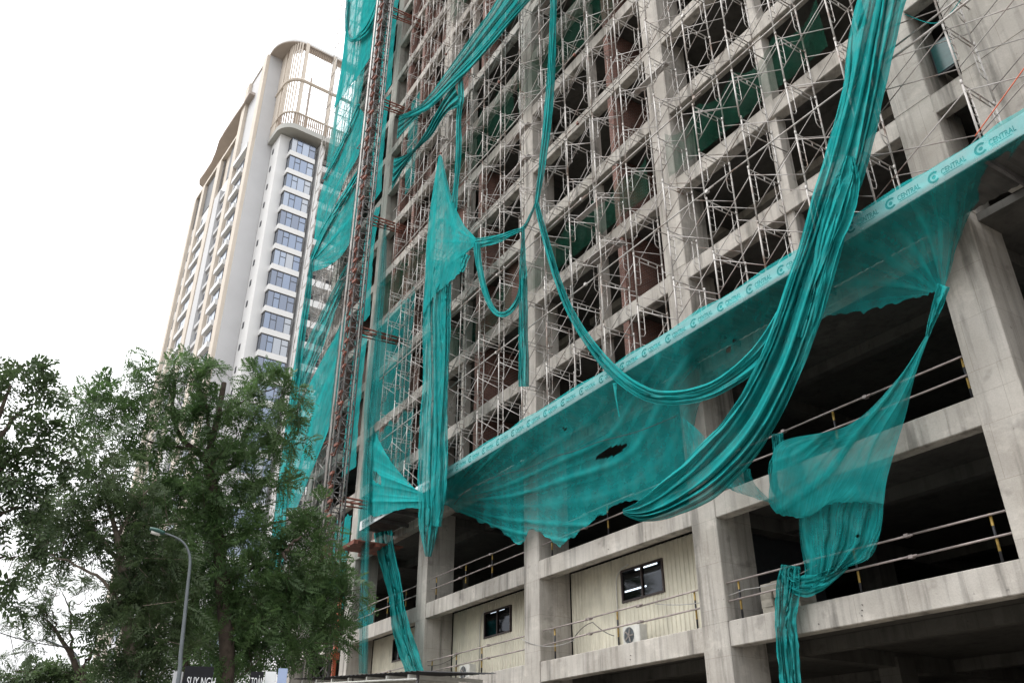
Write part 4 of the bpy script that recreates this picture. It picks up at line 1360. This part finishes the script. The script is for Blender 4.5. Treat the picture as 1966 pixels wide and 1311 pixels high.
for (a, b, z, mt) in ((-6.25, -4.72, 102.5, M_TBEIGE), (-13.9, -12.2, 102.5, M_TBEIGE), (-19.8, -17.1, 84.0, M_TGREY), (-22.6, -20.6, 92.3, M_TBEIGE), (-30.0, -28.5, 92.3, M_TBEIGE), (-34.5, -33.2, 92.3, M_TBEIGE)):
    obj('pilaster', MB().box(a, b, -4.3, -3.805, 0, z), mt, TW)
# top of the long side: flat panels coloured dark as the shade of openings, waved roof above
for (a, b) in ((-17.0, -14.2), (-20.4, -19.9), (-28.3, -22.8), (-33.1, -30.2)):
    obj('opening_shade', MB().box(a, b, -3.86, -3.803, 85.9, 92.2), M_TDARK, TW)
obj('upper_wall', MB().box(-34.3, -12.51, -3.6, -1.6, 85.8, 92.4).box(-33.5, -12.51, -1.5, -1.2, 92.4, 97.9), M_TBEIGE, TW)
obj('lintel', MB().box(-34.4, -13.95, -4.25, -3.0, 92.41, 93.0), M_TBEIGE, TW)
obj('lintel', MB().box(-12.1, -6.3, -4.4, -3.81, 85.0, 85.9), M_TWHITE, TW)
ed = [(-9.0, -4.7), (-12.0, -4.6), (-16.0, -4.7), (-20.0, -4.75), (-23.0, -4.7), (-26.0, -4.2), (-29.0, -3.9), (-32.0, -3.9), (-35.0, -4.0), (-36.2, -3.6), (-36.7, -2.6), (-36.7, 0.5), (-12.0, 0.5), (-12.0, -1.3), (-9.0, -1.3)]
ed = [(u - 0.6, v) for u, v in ed]
obj('roof', MB().poly_prism(ed[::-1], 98.0, 98.5), M_TSOFF, TW)
# crown terraces
arc = [(-4.0 + 4.5 * math.cos(a), 0.1 + 4.0 * math.sin(a)) for a in np.linspace(math.radians(-90), 0, 12)]
crown = [(-13.2, -3.9)] + arc + [(0.5, 13.0), (-0.9, 13.0), (-0.9, -0.6), (-2.2, -1.2), (-13.2, -1.2)]
obj('crown_roof', MB().poly_prism(crown, 102.6, 102.75), M_TSOFF, TW)
obj('roof_edge', MB().poly_prism([(u * 1.01 + 0.03, v * 1.01) for u, v in crown], 102.753, 103.2), M_TWHITE, TW)
arc2 = [(-1.4 + 2.4 * math.cos(a), 0.2 + 2.2 * math.sin(a)) for a in np.linspace(math.radians(-90), 0, 10)]
low = [(-4.6, -2.0)] + arc2 + [(1.0, 13.0), (-4.6, 13.0)]
obj('terrace_slab', MB().poly_prism(low, 85.5, 86.35), M_TSOFFG, TW)
for (z, hh) in ((88.55, 0.32), (94.9, 0.55)):
    pts = [(-4.6, -1.85)] + [(u - 0.12, v + 0.12) for u, v in arc2] + [(0.88, 13.0)]
    obj('terrace_rail', MB().path([(u, v, z) for u, v in pts], hh * 0.5, 6), M_TBEIGE, TW)
sl = MB()
per = [Vector((u - 0.15, v + 0.15, 0)) for u, v in arc2] + [Vector((0.85, v, 0)) for v in np.arange(0.6, 13, 0.3)]
acc = [per[0]]
for a, b in zip(per[:-1], per[1:]):
    n_ = max(1, int((b - a).length / 0.28))
    for i in range(1, n_ + 1):
        acc.append(a.lerp(b, i / n_))
for q in acc:
    sl.box(q.x - 0.08, q.x + 0.08, q.y - 0.08, q.y + 0.08, 86.36, 88.5)
obj('terrace_slats', sl, M_TSLAT, TW)
sl = MB()
for q in acc:
    sl.box(q.x - 0.7, q.x - 0.6, q.y - 0.05, q.y + 0.05, 100.9, 102.58)
obj('crown_slats', sl, M_TSLAT, TW)
for v in (-0.25, 4.3, 8.9, 12.6):
    obj('crown_column', MB().bbox(0.35, 0.85, v, v + 0.5, 86.36, 102.59, 0.04), M_TBEIGE, TW)
obj('crown_panel', MB().box(-4.6, -2.6, -1.9, -1.7, 86.36, 102.59).box(-2.5, -1.5, -1.75, -1.6, 86.36, 102.59), M_TBEIGE, TW)
for q in acc[:7]:
    obj('crown_post', MB().box(q.x - 0.09, q.x + 0.09, q.y - 0.09, q.y + 0.09, 88.6, 102.58), M_TBEIGE, TW)
for z in (91.2, 93.0, 97.8, 99.2):
    obj('wire_rail', MB().path([(-5.5, -1.4, z), (-5.5, 12.8, z)], 0.07, 4), M_TSOFF, TW)
for v in (3.2, 8.0, 12.6):
    obj('rear_post', MB().box(-5.7, -5.4, v, v + 0.3, 86.0, 102.58), M_TSOFF, TW)

# ------------------------------------------------------------------ trees
nprng = np.random.default_rng(11)


def unit(a):
    return a / (np.linalg.norm(a, axis=-1, keepdims=True) + 1e-9)


def fronds_mesh(o, d, L, pairs, lw, ll, name, droop=0.25):
    """feathered leaves: o origins, d directions (n,3), L lengths"""
    n = len(o)
    rv = unit(nprng.normal(size=(n, 3)))
    s = unit(np.cross(d, rv))
    up = np.cross(s, d)
    V = []
    for k in range(pairs):
        t = (k + 0.7) / pairs
        base = o + d * (L * t)[:, None] - np.array([0, 0, 1.0]) * (droop * L * t * t)[:, None]
        taper = math.sin(math.pi * (0.18 + 0.74 * t))
        for sg in (-1, 1):
            ld = unit(s * sg + d * 0.55 + up * nprng.uniform(-0.25, 0.35, (n, 1)) - np.array([0, 0, 0.25]))
            ln = (ll * taper * nprng.uniform(0.75, 1.2, n))[:, None] * (L / 0.45)[:, None]
            wv = d * (lw * 0.5) * nprng.uniform(0.8, 1.3, (n, 1)) * (L / 0.45)[:, None]
            a = base
            b = base + ld * ln * 0.5 + wv
            c = base + ld * ln
            e = base + ld * ln * 0.5 - wv
            V.append(np.stack([a, b, c, e], 1))
    V = np.concatenate(V, 0).reshape(-1, 3)
    nf = len(V) // 4
    me = bpy.data.meshes.new(name)
    me.vertices.add(len(V))
    me.vertices.foreach_set('co', V.astype(np.float32).ravel())
    me.loops.add(nf * 4)
    me.loops.foreach_set('vertex_index', np.arange(nf * 4, dtype=np.int32))
    me.polygons.add(nf)
    me.polygons.foreach_set('loop_start', np.arange(0, nf * 4, 4, dtype=np.int32))
    me.polygons.foreach_set('loop_total', np.full(nf, 4, dtype=np.int32))
    me.update()
    me.validate()
    return me


def tree(label, dist, trunk, limbs, clusters, leaf, bark, dens=1.0, pairs=9, ll=0.15, lw=0.042, L0=0.58, depth=1.0, fpt=8):
    base = far(trunk[0][0], trunk[0][1], dist)
    t = thing('tree', label, 'tree', 'street trees')
    pts = [(base[0], base[1], 0.0)] + [tuple(far(x, y, dist + dz)) for x, y, r, dz in trunk]
    rad = [trunk[0][2] * 1.25] + [q[2] for q in trunk]
    P = resample(np.array([list(p) + [r] for p, r in zip(pts, rad)]), 26)
    m = MB()
    m.path([tuple(p[:3]) for p in P], [p[3] for p in P], 10)
    obj('trunk', m, bark, t, True)
    for lb in limbs:
        Q = resample(np.array([list(far(x, y, dist + dz)) + [r] for x, y, r, dz in lb]), 14)
        Q[:, :3] += nprng.normal(0, 0.03, (14, 3))
        obj('limb', MB().path([tuple(p[:3]) for p in Q], [max(p[3], 0.008) for p in Q], 7), bark, t, True)
    O, D, LL = [], [], []
    tw = MB()
    for (cx, cy, rx, ry) in clusters:
        c = far(cx, cy, dist)
        sp = F_PX / np.linalg.norm(c - CAM)
        nt = max(4, int(dens * rx * ry / 62.0))
        q = unit(nprng.normal(size=(nt, 3))) * (nprng.uniform(0.15, 1.0, (nt, 1)) ** 0.5)
        cen = c + RIGHT * (q[:, :1] * rx / sp) + UPZ * (q[:, 1:2] * ry / sp) + HEAD * (q[:, 2:3] * depth * (rx + ry) / 2 / sp)
        out_d = unit(q[:, :1] * RIGHT + q[:, 1:2] * UPZ + q[:, 2:3] * HEAD + nprng.normal(0, 0.5, (nt, 3)))
        for i in range(nt):
            tl = nprng.uniform(0.5, 1.0)
            a = cen[i] - out_d[i] * tl * 0.5
            if i % 2 == 0:
                tw.path([tuple(a - out_d[i] * 0.3), tuple(a + out_d[i] * tl)], [0.012, 0.005], 4, False)
            nfr = nprng.integers(fpt - 3, fpt + 3)
            for k in range(nfr):
                u = nprng.uniform(0.15, 1.0)
                O.append(a + out_d[i] * tl * u)
                dd = out_d[i] * 0.6 + nprng.normal(0, 0.6, 3)
                dd[2] -= 0.15
                D.append(dd / np.linalg.norm(dd))
                LL.append(L0 * nprng.uniform(0.65, 1.25))
    obj('twigs', tw, bark, t)
    me = fronds_mesh(np.array(O), np.array(D), np.array(LL), pairs, lw, ll, 'crown')
    link('crown', me, leaf, t)
    return t


tree('feathery green tree in front of the white tower with a tall leaning trunk', 28.0,
     [(432, 1320, 0.24, 0), (434, 1220, 0.22, 0), (424, 1110, 0.20, 0), (417, 1010, 0.17, 0), (408, 930, 0.15, 0), (400, 880, 0.13, 0), (418, 800, 0.10, 0.2), (430, 735, 0.09, 0.3)],
     [[(402, 890, 0.11, 0), (372, 862, 0.10, 0), (345, 838, 0.08, 0.2), (333, 790, 0.07, 0.3), (336, 745, 0.05, 0.4), (322, 705, 0.02, 0.4)],
      [(408, 860, 0.08, 0), (400, 820, 0.06, -0.3), (395, 760, 0.03, -0.5)],
      [(418, 800, 0.06, 0), (470, 770, 0.04, 0.4), (530, 745, 0.02, 0.6)],
      [(405, 920, 0.09, 0), (470, 880, 0.06, 0.6), (540, 830, 0.03, 1.0)],
      [(372, 862, 0.06, 0), (300, 850, 0.04, 0.5), (215, 815, 0.02, 0.8)],
      [(420, 1040, 0.1, 0), (500, 1010, 0.05, 0.6), (550, 1000, 0.03, 0.9), (590, 975, 0.015, 1)],
      [(426, 1120, 0.1, 0), (510, 1075, 0.05, 0.8), (600, 1050, 0.02, 1.2)],
      [(433, 1200, 0.1, 0), (500, 1160, 0.05, 0.8), (610, 1120, 0.02, 1.2)],
      [(545, 1075, 0.05, -0.9), (556, 1045, 0.05, -0.9), (580, 1030, 0.03, -0.9)]],
     [(322, 722, 38, 28), (385, 715, 40, 26), (420, 705, 22, 20), (505, 735, 46, 26), (548, 760, 36, 26), (560, 795, 28, 22), (470, 790, 60, 36), (400, 790, 46, 40), (335, 785, 44, 42), (262, 745, 42, 32), (248, 706, 22, 20), (205, 770, 50, 30), (160, 775, 30, 22), (235, 810, 60, 26),
      (470, 850, 60, 40), (530, 850, 44, 30), (380, 870, 60, 44), (300, 850, 50, 36), (440, 930, 70, 46), (350, 950, 70, 50), (280, 925, 50, 40), (520, 930, 50, 30), (455, 1010, 70, 44), (380, 1040, 60, 50), (590, 985, 40, 22), (548, 1030, 40, 30), (612, 1030, 34, 26),
      (560, 1085, 60, 44), (630, 1105, 44, 40), (490, 1110, 70, 50), (420, 1130, 50, 50), (650, 1150, 34, 30), (590, 1165, 60, 44), (510, 1190, 60, 50), (625, 1215, 40, 30), (560, 1250, 44, 30), (400, 1215, 34, 44), (470, 1265, 50, 36), (665, 1140, 20, 14), (330, 1110, 50, 60)],
     M_LEAF, M_BARK, 0.58)
tree('tree with pale mottled trunk left of the street lamp', 26.0,
     [(255, 1320, 0.17, 0), (248, 1250, 0.16, 0), (243, 1180, 0.15, 0), (240, 1120, 0.13, 0), (232, 1080, 0.11, 0), (225, 1030, 0.08, 0), (205, 960, 0.05, 0)],
     [[(243, 1150, 0.07, 0), (256, 1115, 0.06, 0), (262, 1100, 0.05, 0)], [(232, 1080, 0.07, 0), (170, 1010, 0.05, 0.4), (110, 960, 0.02, 0.6)], [(225, 1030, 0.06, 0), (270, 960, 0.04, -0.4), (300, 920, 0.02, -0.6)],
      [(243, 1170, 0.06, 0), (180, 1100, 0.04, -0.4), (90, 1060, 0.02, -0.8)]],
     [(165, 940, 56, 34), (230, 985, 62, 44), (130, 1000, 50, 32), (290, 1000, 50, 44), (190, 1050, 52, 30), (270, 1075, 60, 44), (320, 1060, 40, 50), (85, 1010, 40, 30), (95, 1065, 38, 26), (215, 900, 44, 30), (175, 860, 40, 26), (310, 1160, 56, 52), (255, 1190, 46, 40), (215, 1140, 28, 26), (305, 1260, 60, 44), (225, 1270, 44, 34), (200, 1200, 22, 26), (260, 1300, 60, 30)],
     M_LEAF2, M_BARK2, 0.5)
tree('dark broadleaf tree at the left picture edge', 23.0,
     [(-90, 1320, 0.22, 0), (-85, 1150, 0.2, 0), (-60, 1000, 0.16, 0), (-35, 900, 0.12, 0), (-10, 820, 0.07, 0), (20, 740, 0.03, 0)],
     [[(-60, 1000, 0.09, 0), (0, 900, 0.06, 0.3), (60, 860, 0.03, 0.5), (120, 880, 0.01, 0.6)], [(-35, 900, 0.07, 0), (30, 800, 0.05, 0.3), (80, 770, 0.02, 0.5)], [(-75, 1080, 0.08, 0), (-10, 1000, 0.05, 0.2), (60, 960, 0.02, 0.4)], [(-85, 1150, 0.07, 0), (-20, 1080, 0.04, 0.2), (30, 1070, 0.02, 0.4)]],
     [(25, 718, 44, 20), (72, 738, 32, 20), (98, 758, 22, 14), (5, 760, 40, 30), (40, 800, 36, 24), (90, 830, 46, 28), (20, 860, 50, 34), (135, 838, 34, 22), (85, 890, 50, 32), (20, 930, 50, 40), (140, 900, 30, 24), (60, 955, 44, 30), (10, 1000, 40, 36), (30, 1060, 44, 26), (-30, 800, 40, 60), (-30, 950, 40, 80), (50, 1100, 30, 16), (5, 1145, 26, 12)],
     M_LEAF2, M_BARK, 0.34, pairs=4, ll=0.19, lw=0.09, L0=0.45)
tree('slender young tree with bare forked branches at the lower left', 31.0,
     [(158, 1320, 0.10, 0), (148, 1285, 0.09, 0), (136, 1255, 0.08, 0), (118, 1228, 0.06, 0), (104, 1205, 0.05, 0), (90, 1190, 0.03, 0)],
     [[(136, 1253, 0.05, 0), (137, 1210, 0.04, 0.2), (133, 1165, 0.025, 0.4), (120, 1135, 0.012, 0.5)], [(104, 1205, 0.03, 0), (100, 1170, 0.02, 0), (85, 1140, 0.01, 0)], [(133, 1165, 0.02, 0.4), (160, 1150, 0.015, 0.4), (175, 1110, 0.01, 0.4)], [(90, 1190, 0.02, 0), (70, 1165, 0.015, 0), (50, 1150, 0.01, 0)],
      [(150, 1300, 0.07, 0), (168, 1265, 0.06, 0), (183, 1247, 0.06, 0), (190, 1270, 0.05, 0), (205, 1295, 0.04, 0)]],
     [(85, 1185, 26, 16), (60, 1205, 30, 22), (30, 1255, 26, 14), (75, 1235, 20, 16), (95, 1130, 34, 20), (165, 1125, 26, 16), (145, 1195, 8, 12), (55, 1160, 20, 12)],
     M_LEAF2, M_BARK, 0.9, ll=0.15, L0=0.36)
tree('low rounded bush tree along the bottom left corner', 42.0, [(70, 1330, 0.12, 0), (75, 1305, 0.1, 0), (80, 1290, 0.06, 0)], [[(75, 1305, 0.05, 0), (50, 1290, 0.03, 0), (30, 1285, 0.02, 0)]],
     [(110, 1285, 40, 22), (60, 1300, 50, 18), (10, 1310, 30, 10), (140, 1300, 30, 20), (95, 1310, 60, 16)], M_LEAF2, M_BARK, 1.6, pairs=4, ll=0.2, lw=0.1, L0=0.5)
tree('dense dark tree behind the sign boards and mottled trunk', 36.0,
     [(350, 1330, 0.22, 0), (355, 1250, 0.2, 0), (375, 1150, 0.16, 0), (395, 1060, 0.1, 0), (400, 980, 0.05, 0)], [[(375, 1150, 0.1, 0), (330, 1080, 0.06, 0), (290, 1040, 0.02, 0)], [(365, 1200, 0.12, 0), (480, 1140, 0.08, 0), (520, 1080, 0.03, 0)]],
     [(350, 1030, 70, 50), (420, 1080, 70, 50), (300, 1110, 60, 60), (380, 1180, 80, 60), (470, 1150, 70, 60), (330, 1230, 60, 50), (540, 1140, 60, 60), (440, 1240, 50, 40), (260, 1160, 50, 60), (520, 1220, 50, 50), (600, 1120, 50, 50), (580, 1210, 60, 40), (640, 1200, 30, 30)],
     M_LEAF2, M_BARK, 0.42, pairs=6, ll=0.2, lw=0.06, L0=0.6)


# ------------------------------------------------------------------ street furniture and small things
def lamp(label, pts, dist, r0, head_len, hd):
    base = far(pts[0][0], pts[0][1], dist)
    t = thing('street_lamp', label, 'street lamp', 'curved arm street lamps')
    P = [(base[0], base[1], 0.0)] + [tuple(far(x, y, dist)) for x, y in pts]
    Q = resample(np.array(P), 40)
    Q[:3, :2] = np.array(P[0][:2])
    m = MB().path([tuple(p) for p in Q], [r0 * (1.25 - 0.85 * i / 39) for i in range(40)], 10)
    obj('pole', m, M_LAMP, t, True)
    obj('base_plate', MB().bbox(base[0] - 0.2, base[0] + 0.2, base[1] - 0.2, base[1] + 0.2, 0.005, 0.16, 0.03), M_LAMP, t)
    e, e0 = Vector(Q[-1]), Vector(Q[-4])
    d = (e - e0).normalized()
    a = e - d * 0.05
    sec = []
    m = MB()
    side = d.cross(Vector((0, 0, 1))).normalized()
    up = side.cross(d)
    N = 9
    for i in range(N):
        u = i / (N - 1)
        wd = 0.13 * (0.45 + 0.55 * math.sin(math.pi * (0.15 + 0.8 * u)))
        hh = 0.055 * (0.5 + 0.5 * math.sin(math.pi * (0.1 + 0.8 * u)))
        c = a + d * head_len * u
        for k in range(8):
            an_ = 2 * math.pi * k / 8
            q = c + side * (wd * math.cos(an_)) + up * (hh * math.sin(an_))
            m.v.append(tuple(q))
    for i in range(N - 1):
        for k in range(8):
            m.f.append((i * 8 + k, i * 8 + (k + 1) % 8, i * 8 + 8 + (k + 1) % 8, i * 8 + 8 + k))
    m.f += [tuple(range(7, -1, -1)), tuple((N - 1) * 8 + k for k in range(8))]
    hd_o = obj('lamp_head', m, hd, t, True)
    lm = MB()
    c = a + d * head_len * 0.55 - up * 0.056
    lm.path([tuple(c - d * head_len * 0.28), tuple(c + d * head_len * 0.28)], 0.05, 8)
    obj('lens', lm, M_AC, hd_o, True)
    return t


lamp('grey street lamp with curved arm in front of the trees', [(340, 1320), (347, 1255), (355, 1180), (361, 1120), (365, 1080), (362, 1058), (352, 1041), (335, 1030), (312, 1022)], 22.0, 0.044, 0.36, plain('lamp_head_green', (0.03, 0.09, 0.075), 0.5))
lamp('far street lamp seen through the gap in the lower left branches', [(152, 1320), (152, 1290), (151, 1272), (148, 1260), (140, 1250), (125, 1243)], 52.0, 0.09, 1.2, M_LAMP)
# wires
for (a, b, s, d1, d2, lab) in (((-20, 1206), (320, 1210), 0.5, 30, 30, 'thin overhead cable crossing the gap between the left trees'), ((-20, 1296), (110, 1300), 0.15, 44, 44, 'lower overhead cable at the bottom left corner')):
    tag(obj('overhead_cable', MB().path(sag(far(*a, d1), far(*b, d2), s), 0.016, 5), M_BLACK, None, True), lab, 'cable')

# black sign boards between the trunks
for (px0, px1, yy, txt, ox, lab) in ((356, 412, 1277, 'SUY NGH', 0.09, 'black sign board with white lettering SUY NGH beside the street lamp'), (482, 507, 1288, 'TOÀN', 0.03, 'small black sign board with white lettering OÀN beside the white panels')):
    d = 24.0
    A_, B_ = far(px0, yy, d), far(px1, yy, d)
    t = thing('sign_board', lab, 'sign', 'black sign boards', (A_[0], A_[1], 0), (0, 0, math.atan2(B_[1] - A_[1], B_[0] - A_[0])))
    wd = math.hypot(B_[0] - A_[0], B_[1] - A_[1])
    zt = A_[2]
    obj('panel', MB().bbox(0, wd, 0, 0.06, zt - 1.3, zt, 0.01), M_SIGN, t)
    for xx in (0.05, wd - 0.11):
        obj('post', MB().box(xx, xx + 0.06, 0.063, 0.12, 0.0, zt - 0.1), M_DARKST, t)
    lt = link('lettering', text_mesh(txt, 0.31), M_WHITE, t, (ox, -0.006, zt - (0.47 if txt[0] == 'S' else 0.36)), (math.pi / 2, 0, 0))
    lt.scale = (0.52 if txt[0] == 'S' else 0.36, 1, 1)
for (px0, px1, yy, mt, lab) in ((334, 353, 1288, M_TGREY, 'pale grey notice panel left of the black sign board'), (510, 531, 1288, M_WHITE, 'narrow white notice panel right of the small black sign board'), (535, 553, 1282, M_PALEBL, 'pale blue notice panel beside the shelter roof')):
    d = 24.2
    A_, B_ = far(px0, yy, d), far(px1, yy, d)
    t = thing('notice_panel', lab, 'sign', 'notice panels', (A_[0], A_[1], 0), (0, 0, math.atan2(B_[1] - A_[1], B_[0] - A_[0])))
    wd = math.hypot(B_[0] - A_[0], B_[1] - A_[1])
    obj('panel', MB().bbox(0, wd, 0, 0.05, A_[2] - 1.4, A_[2], 0.01), mt, t)
    obj('post', MB().box(wd * .4, wd * .4 + 0.06, 0.053, 0.11, 0, A_[2] - 0.2), M_DARKST, t)

# shelter roof at the bottom
SH = thing('shelter', 'dark sheet metal shelter roof with pale rafters below the podium', 'shelter')
x0, x1, y0, y1, zf = -35.0, -23.6, -5.0, -2.4, 4.62
m = MB()
nx = 60
zr = lambda u, v: 5.62 - 0.88 * u + 0.10 * v
for i in range(nx + 1):
    for jv in (0, 1):
        u = i / nx
        m.v.append((x0 + (x1 - x0) * u, y0 + (y1 - y0) * jv, zr(u, jv) + (0.035 if i % 2 else 0)))
for i in range(nx):
    a = 2 * i
    m.f.append((a, a + 2, a + 3, a + 1))
obj('roof_sheet', m, M_SHEET, SH)
for i in range(7):
    u = 0.08 + i * 0.14
    x = x0 + (x1 - x0) * u
    obj('rafter', MB().box(x - 0.04, x + 0.04, y0 + 0.05, y1, zr(u, 0) - 0.16, zr(u, 0) - 0.05), M_AC, SH)
for dz, yy in ((0.20, 0.03), (0.42, 0.08)):
    obj('purlin', MB().path([(x0 + 0.3, y0 - yy, zr(0.03, 0) - dz), (x1 - 0.2, y0 - yy, zr(0.98, 0) - dz)], 0.026, 6), M_AC, SH)
for u in (0.05, 0.5, 0.95):
    x = x0 + (x1 - x0) * u
    obj('post', MB().path([(x, y0 + 0.2, 0), (x, y0 + 0.2, zr(u, 0) - 0.06)], 0.05, 8), M_DARKST, SH, True)
# orange site boom and white low building glimpsed behind the foliage
t = thing('signal_pole', 'orange steel pole standing behind the foliage beside the podium corner', 'pole', None, tuple(at(640, 1290, -3.4)[:2]) + (0,))
zt = at(642, 1150, -3.4)[2]
obj('shaft', MB().path([(0, 0, 0), (0, 0, zt)], 0.09, 8), plain('orange_paint', (0.55, 0.10, 0.04), 0.6), t, True)
obj('collar', MB().bbox(-0.15, 0.15, -0.15, 0.15, zt * 0.72, zt * 0.72 + 0.25, 0.03), MATS['orange_paint'], t)
t = thing('low_house', 'low white and blue house glimpsed through the foliage by the shelter', 'building', None, tuple(far(585, 1200, 70)[:2]) + (0,), (0, 0, math.radians(20)))
obj('wall', MB().box(-3, 3, -4, 6, 0, 12.5), M_TWHITE, t)
obj('blue_panel', MB().box(3.004, 3.05, -3.4, 0.2, 6.5, 12.0), M_PALEBL, t)
obj('roof', MB().poly_prism([(-3.4, -4.4), (3.4, -4.4), (3.4, 6.4), (-3.4, 6.4)], 12.5, 12.9), M_RUST, t)

# loose lines on the near scaffold
for pts, r_, mt, lab in (([(1872, 262), (1966, 132), (2030, 40)], 0.014, M_ORANGE, 'thin red line slanting past the cast wall'), ([(1737, 28), (1785, 45), (1815, 36), (1845, 0)], 0.010, M_NET, 'thin turquoise cord tied to the nearest scaffold post'), ([(1700, 122), (1800, 48), (1880, -14)], 0.03, M_STEEL, 'doubled steel tube slanting beside the great net bundle')):
    Q = resample(np.array([list(at(x, y, -1.62)) for x, y in pts]), 16)
    tag(obj('line' if r_ < 0.02 else 'loose_tube', MB().path([tuple(p) for p in Q], r_, 6), mt, None, True), lab, 'rope' if r_ < 0.02 else 'tube')
